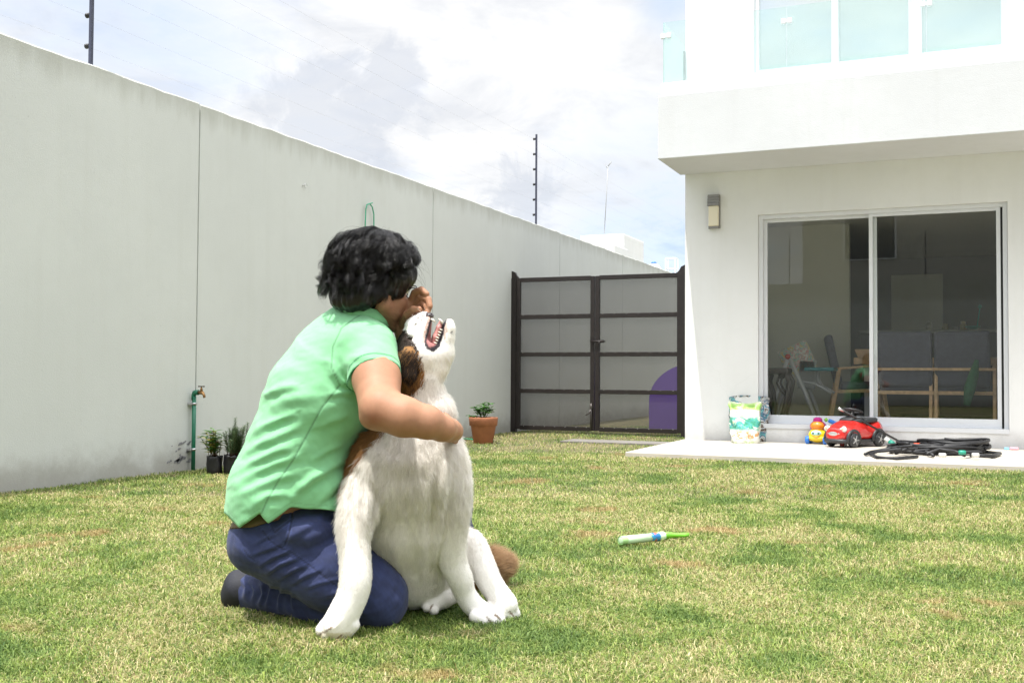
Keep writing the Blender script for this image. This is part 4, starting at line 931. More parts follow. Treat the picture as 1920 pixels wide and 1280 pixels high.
class Field:
    def __init__(s, lo, hi, h):
        s.lo = np.array(lo); s.h = h; s.n = np.ceil((np.array(hi)-s.lo)/h).astype(int)+1
        s.V = np.full(tuple(s.n), .25, np.float32); s.ax = [s.lo[i]+h*np.arange(s.n[i]) for i in range(3)]
    def sub(s, lo, hi):
        a = np.clip(np.floor((lo-s.lo)/s.h).astype(int), 0, s.n); b = np.clip(np.ceil((hi-s.lo)/s.h).astype(int)+1, 0, s.n)
        sl_ = tuple(slice(a[i], b[i]) for i in range(3)); g = np.meshgrid(*[s.ax[i][sl_[i]] for i in range(3)], indexing='ij', sparse=True)
        return sl_, g
    @staticmethod
    def dist(pr, g):
        if pr[0] == 'c':
            _, A, B, ra, rb, k, zs = pr; X = g[0]-A[0]; Y = g[1]-A[1]; Z = (g[2]-A[2])/zs; ab = B-A; ab = np.array([ab[0], ab[1], ab[2]/zs]); L = ab@ab+1e-12
            t = np.clip((X*ab[0]+Y*ab[1]+Z*ab[2])/L, 0, 1)
            return np.sqrt((X-t*ab[0])**2+(Y-t*ab[1])**2+(Z-t*ab[2])**2)-(ra+(rb-ra)*t)
        _, C, r, Rm, k = pr; X = g[0]-C[0]; Y = g[1]-C[1]; Z = g[2]-C[2]
        if Rm is not None:      # rows of Rm are the local axes
            X, Y, Z = [Rm[i][0]*X+Rm[i][1]*Y+Rm[i][2]*Z for i in range(3)]
        q = np.sqrt((X/r[0])**2+(Y/r[1])**2+(Z/r[2])**2); return (q-1)*np.min(r)*(.5+.5*np.clip(q, .3, 1.5))
    @staticmethod
    def bb(pr):
        if pr[0] == 'c': R_ = max(pr[3], pr[4])*max(1, pr[6]); return np.minimum(pr[1], pr[2])-R_, np.maximum(pr[1], pr[2])+R_
        m_ = np.max(pr[2]); return pr[1]-m_, pr[1]+m_
    def add(s, prims):
        for pr in prims:
            k = pr[5] if pr[0] == 'c' else pr[4]; lo, hi = s.bb(pr); sl_, g = s.sub(lo-k-.02, hi+k+.02)
            d = s.dist(pr, g); v = s.V[sl_]; h = np.clip(.5+.5*(v-d)/k, 0, 1); s.V[sl_] = v*(1-h)+d*h-k*h*(1-h)
        return s
    def carve(s, prims):
        for pr in prims:
            k = pr[5] if pr[0] == 'c' else pr[4]; lo, hi = s.bb(pr); sl_, g = s.sub(lo-k-.01, hi+k+.01)
            d = -s.dist(pr, g); v = s.V[sl_]; h = np.clip(.5-.5*(v-d)/k, 0, 1); s.V[sl_] = v*(1-h)+d*h+k*h*(1-h)
        return s
    def cut(s, fn, k=.004):
        g = np.meshgrid(*s.ax, indexing='ij', sparse=True); d = fn(*g); s.V = np.maximum(s.V, d).astype(np.float32); return s
    def mesh(s, smooth=1):
        V = s.V; ins = V < 0; n = s.n; c = np.zeros(tuple(n-1), np.int8)
        for i in (0, 1):
            for j in (0, 1):
                for k in (0, 1): c += ins[i:n[0]-1+i, j:n[1]-1+j, k:n[2]-1+k]
        act = (c > 0) & (c < 8); I = np.argwhere(act); idx = -np.ones(tuple(n-1), np.int64); idx[act] = np.arange(len(I)); acc = np.zeros((len(I), 3)); cnt = np.zeros(len(I))
        for ax in range(3):
            o = [0, 0, 0]; o[ax] = 1
            for a in (0, 1):
                for b in (0, 1):
                    q = I.copy(); oth = [x for x in range(3) if x != ax]; q[:, oth[0]] += a; q[:, oth[1]] += b
                    v0 = V[q[:, 0], q[:, 1], q[:, 2]].astype(float); v1 = V[q[:, 0]+o[0], q[:, 1]+o[1], q[:, 2]+o[2]].astype(float); cr = (v0 < 0) != (v1 < 0)
                    t = np.where(cr, v0/np.where(cr, v0-v1, 1), 0); p = q.astype(float); p[:, ax] += t; acc[cr] += p[cr]; cnt[cr] += 1
        P = s.lo+s.h*acc/cnt[:, None]; Q = []
        for ax in range(3):
            oth = [x for x in range(3) if x != ax]; sl0 = [slice(None)]*3; sl1 = [slice(None)]*3; sl0[ax] = slice(0, -1); sl1[ax] = slice(1, None)
            cr = ins[tuple(sl0)] != ins[tuple(sl1)]; E = np.argwhere(cr); E = E[(E[:, oth[0]] > 0) & (E[:, oth[1]] > 0) & (E[:, oth[0]] < n[oth[0]]-1) & (E[:, oth[1]] < n[oth[1]]-1)]
            def g(a, b): q = E.copy(); q[:, oth[0]] -= a; q[:, oth[1]] -= b; return idx[q[:, 0], q[:, 1], q[:, 2]]
            f = np.stack([g(0, 0), g(1, 0), g(1, 1), g(0, 1)], 1); flip = ins[E[:, 0], E[:, 1], E[:, 2]]; 
            if ax == 1: flip = ~flip
            f[flip] = f[flip][:, ::-1]; Q.append(f)
        Q = np.concatenate(Q)
        for _ in range(smooth): P = lap(P, Q)
        return P, Q
def lap(P, Q, f=.5):
    A = np.zeros_like(P); c = np.zeros(len(P))
    for i in range(4):
        a, b = Q[:, i], Q[:, (i+1) % 4]
        for k in range(3): A[:, k] += np.bincount(a, P[b, k], len(P))+np.bincount(b, P[a, k], len(P))
        c += np.bincount(a, minlength=len(P))+np.bincount(b, minlength=len(P))
    return P*(1-f)+f*A/np.maximum(c, 1)[:, None]
def vnorm(P, Q):
    fn = np.cross(P[Q[:, 2]]-P[Q[:, 0]], P[Q[:, 3]]-P[Q[:, 1]]); N = np.zeros_like(P)
    for i in range(4):
        for k in range(3): N[:, k] += np.bincount(Q[:, i], fn[:, k], len(P))
    return N/(np.linalg.norm(N, axis=1)[:, None]+1e-12)
def cam_mesh(name, P, Q, m, parent, col=None):
    W_ = P@CMn.T+CPn
    W_ = W_-wloc(parent)
    me = bpy.data.meshes.new(name); me.vertices.add(len(P)); me.vertices.foreach_set('co', W_.ravel()); me.loops.add(Q.size); me.loops.foreach_set('vertex_index', Q.ravel().astype(np.int32))
    me.polygons.add(len(Q)); me.polygons.foreach_set('loop_start', np.arange(0, Q.size, Q.shape[1], dtype=np.int32)); me.polygons.foreach_set('use_smooth', np.ones(len(Q), bool)); me.update(calc_edges=True); me.validate()
    if col is not None:
        a = me.attributes.new('Col', 'FLOAT_COLOR', 'POINT'); c = np.ones((len(P), 4), np.float32); c[:, :3] = col; a.data.foreach_set('color', c.ravel())
    me.materials.append(m); return link(bpy.data.objects.new(name, me), parent)
def outward(P, Q):      # make the winding point outwards
    v = np.einsum('ij,ij->i', P[Q[:, 0]], np.cross(P[Q[:, 1]], P[Q[:, 2]])).sum()+np.einsum('ij,ij->i', P[Q[:, 0]], np.cross(P[Q[:, 2]], P[Q[:, 3]])).sum()
    return Q if v > 0 else Q[:, ::-1].copy()
def polyd(px, py, pts):
    """distance and signed side to a polyline in photo pixels, plus run 0..1"""
    best = np.full(len(px), 1e9); sg = np.zeros(len(px)); run = np.zeros(len(px)); pts = np.array(pts, float); L = np.linalg.norm(np.diff(pts, axis=0), axis=1); T = L.sum(); s0 = 0
    for i in range(len(L)):
        a, b = pts[i], pts[i+1]; ab = b-a; t = np.clip(((px-a[0])*ab[0]+(py-a[1])*ab[1])/(ab@ab), 0, 1); dx = px-a[0]-t*ab[0]; dy = py-a[1]-t*ab[1]; d = np.hypot(dx, dy); s = np.sign(ab[0]*dy-ab[1]*dx); m_ = d < best
        best[m_] = d[m_]; sg[m_] = s[m_]; run[m_] = (s0+t[m_]*L[i])/T; s0 += L[i]
    return best, sg, run
def folds(P, Q, lines, toward=None):
    N = vnorm(P, Q); px, py, d = topx(P); face = np.clip(N[:, 2]*2.0+.6, 0, 1); D_ = np.zeros(len(P))
    for pts, w_, amp in lines:
        b, s, r = polyd(px, py, pts); sd = b*s; env = np.clip(np.sin(np.pi*np.clip(r*.94+.03, 0, 1)), 0, 1)**.6
        D_ += .92*amp*env*(np.exp(-(sd/w_)**2)-.75*np.exp(-((sd-1.7*w_)/(w_*1.1))**2))
    return P+N*(D_*face)[:, None]*.001
def sn(P, s, seed=0):      # cheap smooth 3-D noise
    r = np.random.default_rng(seed); v = np.zeros(len(P))
    for i in range(6):
        k = r.normal(size=3); k /= np.linalg.norm(k); v += np.sin(P@k*s*(1+.5*i)*2*np.pi+r.uniform(0, 6.28))/(1+.4*i)
    return v/3
def strands(name, pts, rad, m, parent, col=None):
    """pts (n,k,3) camera space; rad (n,k)"""
    n, k, _ = pts.shape; W_ = pts.reshape(-1, 3)@CMn.T+CPn
    W_ = W_-wloc(parent)
    cu = bpy.data.hair_curves.new(name); cu.add_curves([k]*n); cu.points.foreach_set('position', W_.astype(np.float32).ravel())
    ra = cu.attributes.get('radius') or cu.attributes.new('radius', 'FLOAT', 'POINT'); ra.data.foreach_set('value', rad.astype(np.float32).ravel())
    if col is not None:
        a = cu.attributes.new('Col', 'FLOAT_COLOR', 'CURVE'); c = np.ones((n, 4), np.float32); c[:, :3] = col; a.data.foreach_set('color', c.ravel())
    cu.materials.append(m); return link(bpy.data.objects.new(name, cu), parent)

M['skin'] = mat('skin', (.36, .185, .11), .58, .10, 30, .0004, 350, sub=.12, spec=.35, attr='Col')
M['cotton'] = mat('mint_cotton', (.2, .5, .25), .85, .06, 25, .0005, 700, attr='Col', sheen=.15)
M['denim'] = mat('navy_cotton', (.02, .03, .08), .85, .22, 30, .0007, 500, attr='Col', sheen=.1)
# ------------------------------------------------------------------ the kneeling person
def person():
    g0 = at(560, 1120, 3.02); root = thing('person', 'person in a mint green polo shirt and navy trousers kneeling, hugging the dog', 'person', (g0.x, g0.y, 0))
    hc = cv((706, 527, 2.98)); f = np.array([.70, -.17, -.69]); f /= np.linalg.norm(f); up = np.array([.12, 1, .0]); up -= f*(up@f); up /= np.linalg.norm(up); s = np.cross(f, up); s /= np.linalg.norm(s)
    HR = np.stack([f, s, up]); HL = lambda a, b, c: hc+(a*f+b*s+c*up)*.98
    def hcap(a, b, ra, rb, k=.012): return ('c', HL(*a), HL(*b), ra, rb, k, 1.0)
    fld = Field(cv((470, 1000, 3.36)), cv((880, 400, 2.58)), .0028)
    torso = chain([(535, 940, 3.03, 80), (572, 835, 3.02, 84), (607, 745, 3.02, 88), (640, 668, 3.02, 72), (658, 620, 3.01, 52)], .03, 1.30)
    fld.add(torso)
    fld.add(chain([(655, 615, 3.0, 42), (682, 575, 2.99, 37), (694, 545, 2.985, 38)], .02))           # neck
    # head
    fld.add([('e', HL(-.012, 0, .022), np.array([.098, .076, .098]), HR, .01), ('e', HL(.030, 0, -.045), np.array([.068, .064, .082]), HR, .015)])
    for q in (-1, 1):
        fld.add([hcap((.0, .052*q, -.065), (.068, .022*q, -.112), .026, .018), hcap((.052, .040*q, -.050), (.050, .038*q, -.075), .031, .028), hcap((.080, .018*q, .012), (.070, .050*q, .008), .009, .008, .008)])
        fld.add([('e', HL(-.008, .073*q, -.022), np.array([.020, .008, .032]), HR, .006)])
    fld.add([hcap((.090, 0, .0), (.113, 0, -.040), .009, .012, .008), hcap((.102, .013, -.046), (.102, -.013, -.046), .009, .009, .006), hcap((.075, .0, -.118), (.072, 0, -.116), .020, .020)])
    fld.add([hcap((.095, .016, -.077), (.095, -.016, -.077), .0075, .0075, .005), hcap((.092, .014, -.089), (.092, -.014, -.089), .008, .008, .005)])
    fld.carve([hcap((.106, .026, -.0825), (.106, -.026, -.0825), .0035, .0035, .003)]+[('e', HL(.094, .031*q, -.008), np.array([.018, .019, .014]), HR, .008) for q in (-1, 1)])
    # near arm round the dog's chest
    fld.add(chain([(693, 656, 2.88, 44), (706, 710, 2.80, 43), (713, 762, 2.72, 40.5)], .02)+chain([(718, 767, 2.705, 41.5), (757, 781, 2.69, 37.5), (800, 791, 2.70, 31), (829, 802, 2.735, 25)], .012))
    fld.add([ell((700, 786, 2.715), (.030, .022, .03), .02)])
    fld.add(chain([(829, 802, 2.735, 24), (843, 806, 2.79, 22)], .012, 1.0)+chain([(843, 806, 2.79, 20), (848, 808, 2.85, 21)], .012))
    for i in range(4):   # fingers wrapped over the far side of the chest
        y = 794+i*9.5; o = (0, .004, .006, .002)[i]
        fld.add(chain([(850, y, 2.86, 6.6), (856-i, y+3, 2.895+o, 6.2), (852-i, y+6, 2.93+o, 5.8), (845-i, y+7, 2.952+o, 5.2)], .004))
    fld.add(chain([(838, 792, 2.83, 9), (836, 783, 2.86, 7.5), (832, 778, 2.89, 6.5)], .006))
    # far arm and the hand raised to the dog's muzzle
    fld.add(chain([(715, 680, 3.20, 42), (800, 745, 3.25, 37)], .02)+chain([(800, 745, 3.25, 36), (776, 672, 3.13, 29), (762, 625, 3.020, 21)], .012))
    fld.add(chain([(762, 625, 3.020, 19), (768, 598, 3.005, 20)], .01, .8)+chain([(764, 600, 3.010, 15), (772, 572, 3.000, 14)], .010, .8)+chain([(776, 604, 3.000, 14), (784, 582, 2.995, 12)], .01, .8))
    for pts in ([(770, 568, 3.000, 7.2), (777, 549, 2.980, 6.8), (790, 543, 2.960, 6.3), (800, 551, 2.950, 5.6)],
                [(777, 573, 2.995, 7.2), (789, 557, 2.970, 6.9), (803, 561, 2.950, 6.5), (806, 574, 2.940, 5.8)],
                [(782, 580, 2.990, 6.8), (794, 569, 2.965, 6.6), (803, 579, 2.945, 6.2), (799, 592, 2.935, 5.5)],
                [(784, 592, 2.980, 6.2), (793, 586, 2.955, 6.0), (797, 597, 2.940, 5.5), (790, 606, 2.935, 4.9)]):
        fld.add(chain(pts, .0014))
    fld.add(chain([(758, 607, 2.990, 9), (763, 590, 2.955, 7.4), (775, 580, 2.935, 6.4), (786, 579, 2.925, 5.4)], .005))
    P, Q = fld.mesh(1); Q = outward(P, Q); px, py, d = topx(P)
    col = np.tile(np.array([.375, .190, .112]), (len(P), 1)); v = sn(P, 9, 3)[:, None]; col = col*(1+.05*v)
    el = np.exp(-(((px-700)/20)**2+((py-787)/15)**2)); col = col*(1-.34*el[:, None]*np.array([.6, 1, 1]))  # crease shading of the elbow painted into the skin colour
    loc = (P-hc)@HR.T; lips = np.exp(-(((loc[:, 1])/.022)**2+((loc[:, 2]+.083)/.009)**2)) * (loc[:, 0] > .08); col = col*(1-lips[:, None]*np.array([.15, .45, .4]))
    beard = np.clip(1-np.abs(loc[:, 2]+.100)/.045, 0, 1)*(loc[:, 0] > -.01)*np.clip(sn(P, 60, 8)*.6+.5, 0, 1)*(loc[:, 2] < -.05); beard *= (np.linalg.norm(P-hc, axis=1) < .16); col = col*(1-.42*beard[:, None])
    cam_mesh('body', P, Q, M['skin'], root, col)
    # eyes, glasses
    for q in (-1, 1):
        e = MB(); c = Vector(CMn@HL(.083, .031*q, -.008)+CPn)-root.location; e.ball(c, .0118, u=16, v=10); eo = e.build('eye', mat('eye_white', (.75, .72, .68), .2), root)
        e = MB(); e.ball(Vector(CMn@HL(.0945, .031*q, -.008)+CPn)-root.location, (.0048,)*3, u=10, v=8); e.build('iris', mat('dark_iris', (.02, .01, .006), .1), eo)
    gl = MB(); W3 = lambda a, b, c: Vector(CMn@HL(a, b, c)+CPn)-root.location
    for q in (-1, 1):
        ring = [W3(.112-.010*abs(math.cos(t)*.5+.5), q*.034+.026*math.copysign(abs(math.cos(t))**.6, math.cos(t)), -.008+.019*math.copysign(abs(math.sin(t))**.6, math.sin(t))) for t in [2*math.pi*i/24 for i in range(24)]]
        gl.tube(ring, .0022, 6, close=True); gl.tube([W3(.104, q*.060, -.002), W3(.085, q*.076, .0), (W3(.0, q*.082, -.002))], .0022, 6)
    gl.tube([W3(.112, -.009, -.004), W3(.116, 0, -.001), W3(.112, .009, -.004)], .002, 6); gob = gl.build('glasses', mat('black_acetate', (.008, .008, .012), .2, coat=.5), root)
    for q in (-1, 1):
        le = MB(); vs = [le.bm.verts.new(W3(.1085, q*.034+.025*math.cos(t), -.008+.018*math.sin(t))) for t in [2*math.pi*i/20 for i in range(20)]]; le.bm.faces.new(vs); le.build('lens', M['glass'], gob)
    # ------------- shirt
    sh = Field(cv((370, 1050, 3.45)), cv((850, 520, 2.5)), .0040)
    hem = np.array([(380, 956), (423, 962), (436, 976), (449, 989), (466, 976), (487, 961), (492, 968), (503, 981), (522, 966), (545, 951), (585, 955), (640, 958), (720, 960)], float)
    sh.add(chain([(520, 985, 3.03, 99), (538, 915, 3.02, 100), (570, 838, 3.02, 98), (606, 745, 3.01, 100), (642, 668, 3.01, 84), (662, 625, 3.0, 52)], .035, 1.34))
    sh.add([ell((607, 905, 3.0), (.085, .10, .16), .05), ell((625, 955, 3.0), (.06, .07, .15), .04)])
    sh.add(chain([(660, 628, 3.0, 50), (686, 652, 2.885, 51)], .04))
    sh.add(chain([(662, 630, 3.0, 48), (706, 672, 3.17, 50)], .04))
    a, b = cv((696, 645, 2.885)), cv((708, 712, 2.795)); ax = (b-a)/np.linalg.norm(b-a)
    t2 = Field(cv((600, 790, 3.3)), cv((850, 560, 2.6)), .0040)
    def add_sleeve(p, q, r0, r1, endpt):
        A, B = cv(p), cv(q); u = (B-A)/np.linalg.norm(B-A); Ce = cv(endpt); lo = np.minimum(A, B)-.14; hi = np.maximum(A, B)+.14; sl_, g = sh.sub(lo, hi)
        d = sh.dist(('c', A, B, r0/F_*p[2], r1/F_*q[2], .02, 1.0), g); pl = (g[0]-Ce[0])*u[0]+(g[1]-Ce[1])*u[1]+(g[2]-Ce[2])*u[2]; d = np.maximum(d, pl); v = sh.V[sl_]; k = .022; h = np.clip(.5+.5*(v-d)/k, 0, 1)
        h = h*(pl < -.012)+(v > d)*(pl >= -.012); sh.V[sl_] = np.minimum(v, v*(1-h)+d*h-k*h*(1-h)*(pl < -.03)); return u, Ce
    u1, ce1 = add_sleeve((692, 656, 2.88), (709, 735, 2.77), 51, 48.5, (706, 706, 2.806))
    u2, ce2 = add_sleeve((712, 675, 3.18), (800, 745, 3.25), 48, 46, (770, 700, 3.22))
    def hemf(X, Y, Z):
        d = -Z; px_ = X/d*F_+960; py_ = -Y/d*F_+640; return ((py_-np.interp(px_, hem[:, 0], hem[:, 1]))*d/F_*.8)
    sh.cut(hemf)
    P, Q = sh.mesh(1); Q = outward(P, Q)
    L = [([(484, 760), (494, 741), (525, 728), (552, 722)], 7, 7), ([(468, 818), (486, 803), (515, 790), (548, 776)], 7, 8), ([(458, 850), (485, 833), (520, 818), (562, 800)], 7, 7),
         ([(448, 884), (475, 866), (512, 848), (545, 838)], 8, 9), ([(440, 908), (475, 885), (515, 868), (556, 855)], 8, 9), ([(452, 925), (490, 908), (535, 893), (560, 886)], 8, 5),
         ([(565, 913), (590, 892), (618, 876), (648, 862)], 7, 6), ([(543, 940), (565, 915), (585, 898), (625, 880)], 8, 8), ([(595, 942), (620, 915), (645, 893), (662, 880)], 7, 8), ([(612, 935), (632, 915), (650, 900)], 5, 6),
         ([(585, 862), (612, 845), (640, 833)], 6, 5), ([(600, 800), (628, 788), (655, 776)], 7, 5), ([(622, 675), (628, 700), (640, 715), (662, 724)], 8, 9), ([(640, 690), (660, 672), (695, 662)], 8, 4),
         ([(612, 742), (640, 735), (668, 738)], 6, 5), ([(505, 760), (560, 745), (600, 742)], 9, 3), ([(470, 950), (500, 930), (545, 925)], 8, 5), ([(640, 640), (660, 615), (690, 600)], 9, 3), ([(500, 700), (545, 690), (590, 700)], 10, 2.5)]
    P = folds(P, Q, L); N = vnorm(P, Q); P = P+N*(sn(P, 5, 5)*.0024+sn(P, 13, 6)*.0012+np.abs(sn(P*[1, .6, 1], 22, 7))*.0010)[:, None]
    px, py, d = topx(P); base = np.array([.225, .55, .28]); col = np.tile(base, (len(P), 1))
    vis = N[:, 2] > -.2
    def seam(pts, w_, depth):
        nonlocal P, col
        bd, s_, r = polyd(px, py, pts); q = np.exp(-(bd/w_)**2)*vis; P -= N*(q*depth)[:, None]; col = col*(1-.5*q[:, None])
    seam([(637, 722), (603, 765), (569, 827), (550, 862), (525, 896), (502, 935), (490, 962)], 1.3, .0018); seam([(700, 578), (665, 596), (640, 615), (624, 650), (622, 690), (636, 720)], 1.2, .001)
    hd = np.interp(px, hem[:, 0], hem[:, 1])-py; col[(np.abs(hd-9) < 1.0)] *= .86
    P, col = P, col
    pl = (P-ce1)@u1; rr = np.linalg.norm((P-ce1)-pl[:, None]*u1, axis=1); near = (rr < .09) & (px > 640) & (d < 2.95)
    for off, w_ in ((-.020, .0019), (-.001, .0030)):
        q = (np.exp(-((pl-off)/w_)**2)*near)[:, None]; col = col*(1-q)+q*np.array([.01, .15, .055])
    S = cam_mesh('polo_shirt', P, Q, M['cotton'], root, col)
    # collar: a folded band round the neck
    cN = cv((681, 583, 2.995)); an = cv((690, 560, 2.99))-cv((655, 620, 3.0)); an /= np.linalg.norm(an); e1 = np.cross(an, [0, 0, 1]); e1 /= np.linalg.norm(e1); e2 = np.cross(an, e1)
    n = 60; prof = [(.064, -.004), (.068, .012), (.072, .024), (.077, .025), (.089, .006), (.094, -.010), (.090, -.012), (.080, .004), (.072, .0)]; V = []; Fq = []
    for i in range(n):
        t = 2*math.pi*i/n; wob = 1+.02*math.sin(3*t+1)
        for r_, z_ in prof: V.append(cN+(e1*math.cos(t)*r_*.92+e2*math.sin(t)*r_*1.08)*wob+an*(z_-.012*math.cos(t-math.pi)))
    m_ = len(prof)
    for i in range(n):
        for j in range(m_): Fq.append((i*m_+j, ((i+1) % n)*m_+j, ((i+1) % n)*m_+(j+1) % m_, i*m_+(j+1) % m_))
    cc = np.tile(base, (n*m_, 1)); ar = np.arange(n*m_) % m_; cc[(ar <= 2)] = (.015, .20, .075); cc[ar == 6] = (.015, .2, .075)
    cam_mesh('collar', np.array(V), outward(np.array(V), np.array(Fq)), M['cotton'], S, cc)
    # ------------- trousers
    tr = Field(cv((400, 1215, 3.65)), cv((930, 880, 2.65)), .0044)
    tr.add(chain([(497, 1000, 3.02, 60), (510, 975, 3.02, 66)], .03, 1.55)); tr.add([ell((492, 1018, 3.02), (.085, .080, .165), .03)])
    tr.add([ell((580, 985, 2.97), (.115, .070, .155), .03)]); tr.add(chain([(500, 1010, 2.965, 66), (545, 1030, 2.95, 72), (625, 1065, 2.94, 76), (690, 1105, 2.935, 62), (708, 1120, 2.93, 58)], .025))
    tr.add(chain([(706, 1126, 2.93, 56), (640, 1137, 2.965, 44), (575, 1125, 3.01, 40), (520, 1112, 3.07, 39), (470, 1108, 3.14, 36)], .010))
    tr.add(chain([(560, 1000, 3.13, 66), (700, 965, 3.32, 58), (843, 938, 3.42, 42)], .03)+chain([(843, 940, 3.42, 41), (850, 1000, 3.45, 36), (848, 1060, 3.47, 31)], .02))
    wl = np.array([(380, 992), (440, 990), (470, 988), (520, 974), (545, 948), (580, 940), (640, 940), (760, 930), (800, 860), (930, 850)], float)
    def wf(X, Y, Z):
        d = -Z; px_ = X/d*F_+960; py_ = -Y/d*F_+640; return (np.interp(px_, wl[:, 0], wl[:, 1])-py_)*d/F_
    tr.cut(wf)
    P, Q = tr.mesh(1); Q = outward(P, Q)
    L = [([(472, 1040), (500, 1030), (530, 1018)], 3.8, 6), ([(486, 1060), (512, 1044), (545, 1030)], 3.8, 8), ([(500, 1075), (525, 1057), (560, 1045)], 3.8, 8), ([(522, 1086), (545, 1070), (575, 1058)], 3.8, 7), ([(548, 1094), (570, 1080), (600, 1068)], 3.8, 6), ([(575, 1102), (600, 1092), (640, 1085)], 3.8, 5),
         ([(478, 1020), (495, 1008), (520, 998)], 3.8, 5), ([(500, 970), (530, 962), (548, 952)], 6, 5), ([(592, 965), (615, 962), (645, 966)], 6, 5), ([(540, 1010), (570, 990), (600, 975)], 7, 6),
         ([(470, 1090), (478, 1105), (474, 1125)], 3.8, 6), ([(490, 1095), (494, 1112), (486, 1132)], 3.8, 7), ([(508, 1098), (504, 1120), (500, 1135)], 3.8, 7), ([(530, 1100), (524, 1120), (522, 1140)], 3.8, 6), ([(452, 1085), (462, 1100), (458, 1120)], 3.8, 5), ([(550, 1108), (548, 1125), (552, 1145)], 3.8, 4), ([(600, 1120), (640, 1108), (665, 1112)], 6, 6), ([(640, 1150), (665, 1142), (690, 1150)], 7, 4)]
    P = folds(P, Q, L); N = vnorm(P, Q); P = P+N*(sn(P, 6, 15)*.0025+sn(P, 17, 16)*.0010)[:, None]; px, py, d = topx(P); col = np.tile(np.array([.0235, .034, .105]), (len(P), 1)); vis = N[:, 2] > -.1
    def seam2(pts, w_, dep, f_=.55):
        nonlocal P, col
        bd, s_, r = polyd(px, py, pts); q = np.exp(-(bd/w_)**2)*vis; P -= N*(q*dep)[:, None]; q2 = np.exp(-((bd-3.2)/.9)**2)*vis; col = col*(1-f_*q[:, None])*(1+.55*q2[:, None])
    seam2([(492, 994), (505, 1012), (520, 1023), (545, 1034), (575, 1055), (605, 1078), (632, 1098)], 1.5, .002); seam2([(549, 952), (546, 980), (539, 1008), (533, 1022)], 1.5, .003); seam2([(508, 985), (515, 998), (524, 990), (545, 975)], 1.2, .0012, .4); seam2([(457, 1030), (466, 1042), (478, 1050)], 1.2, .001, .4)
    col = col*(1+.25*np.clip(sn(P, 30, 21), -1, 1))[:, None]
    T = cam_mesh('trousers', P, Q, M['denim'], root, col)
    # belt
    be = Field(cv((400, 1020, 3.4)), cv((620, 930, 2.65)), .0036); be.add(chain([(497, 1000, 3.02, 62), (510, 975, 3.02, 69)], .03, 1.55)); be.add([ell((492, 1018, 3.02), (.088, .083, .168), .03)]); be.add(chain([(500, 1010, 2.965, 67), (545, 1030, 2.95, 73)], .025))
    be.cut(wf)
    be.cut(lambda X, Y, Z: (( -Y/(-Z)*F_+640)-(np.interp(X/(-Z)*F_+960, wl[:, 0], wl[:, 1])+.0))*(-Z)/F_-.0) if False else None
    be = Field(cv((400, 1020, 3.4)), cv((620, 930, 2.65)), .0036); be.add(chain([(497, 1000, 3.02, 62), (510, 975, 3.02, 68)], .03, 1.55)+[ell((492, 1018, 3.02), (.087, .082, .167), .03)])
    be.cut(lambda X, Y, Z: np.maximum((np.interp(X/(-Z)*F_+960, wl[:, 0], wl[:, 1])-24-(-Y/(-Z)*F_+640)), (-Y/(-Z)*F_+640)-np.interp(X/(-Z)*F_+960, wl[:, 0], wl[:, 1])-1)*(-Z)/F_)
    P, Q = be.mesh(1); cam_mesh('belt', P, outward(P, Q), mat('tan_leather', (.12, .075, .03), .5, .2, 40), root)
    # shoes
    M['shoe'] = mat('black_shoe', (.012, .013, .022), .7, .25, 40, .0008, 200)
    so_ = Field(cv((400, 1180, 3.4)), cv((520, 1040, 2.9)), .004); so_.add(chain([(482, 1106, 3.13, 31), (452, 1107, 3.145, 34), (440, 1118, 3.15, 24)], .02)+chain([(446, 1088, 3.15, 18), (444, 1126, 3.15, 17)], .02)); P, Q = so_.mesh(2); cam_mesh('shoe', P, outward(P, Q), M['shoe'], root)
    s2 = Field(cv((780, 1160, 3.9)), cv((920, 1030, 3.2)), .005); s2.add(chain([(846, 1078, 3.48, 26), (858, 1085, 3.40, 26), (878, 1087, 3.45, 20)], .02)); P, Q = s2.mesh(2); cam_mesh('shoe', P, outward(P, Q), M['shoe'], root)
    # ------------- hair
    hm = bpy.data.materials.new('black_hair'); hm.use_nodes = True; pb = hm.node_tree.nodes['Principled BSDF']; pb.inputs['Base Color'].default_value = (.007, .006, .006, 1); pb.inputs['Roughness'].default_value = .30; pb.inputs['Specular IOR Level'].default_value = .38
    cap = Field(hc-.24, hc+.24, .0045)
    cap.add([('e', HL(-.016, 0, .030), np.array([.114, .094, .107]), HR, .02), ('e', HL(-.060, 0, -.034), np.array([.062, .083, .068]), HR, .03), ('e', HL(-.088, .0, -.070), np.array([.036, .056, .034]), HR, .03)])
    for q in (-1, 1): cap.add([('e', HL(.005, .068*q, .008), np.array([.055, .032, .050]), HR, .02), ('e', HL(.058, .050*q, .040), np.array([.030, .036, .036]), HR, .02)])
    cap.carve([('e', HL(.155, 0, -.06), np.array([.100, .090, .105]), HR, .015)])
    P, Q = cap.mesh(2); Q = outward(P, Q); N = vnorm(P, Q); l = (P-hc)@HR.T; P = P+N*(sn(P*[1, .5, 1], 16, 2)*.005+sn(P, 34, 4)*.0022)[:, None]
    cam_mesh('hair', P, Q, hm, root)
    rng = np.random.default_rng(5); nc = 700; per = 60; K = 18; allp = []
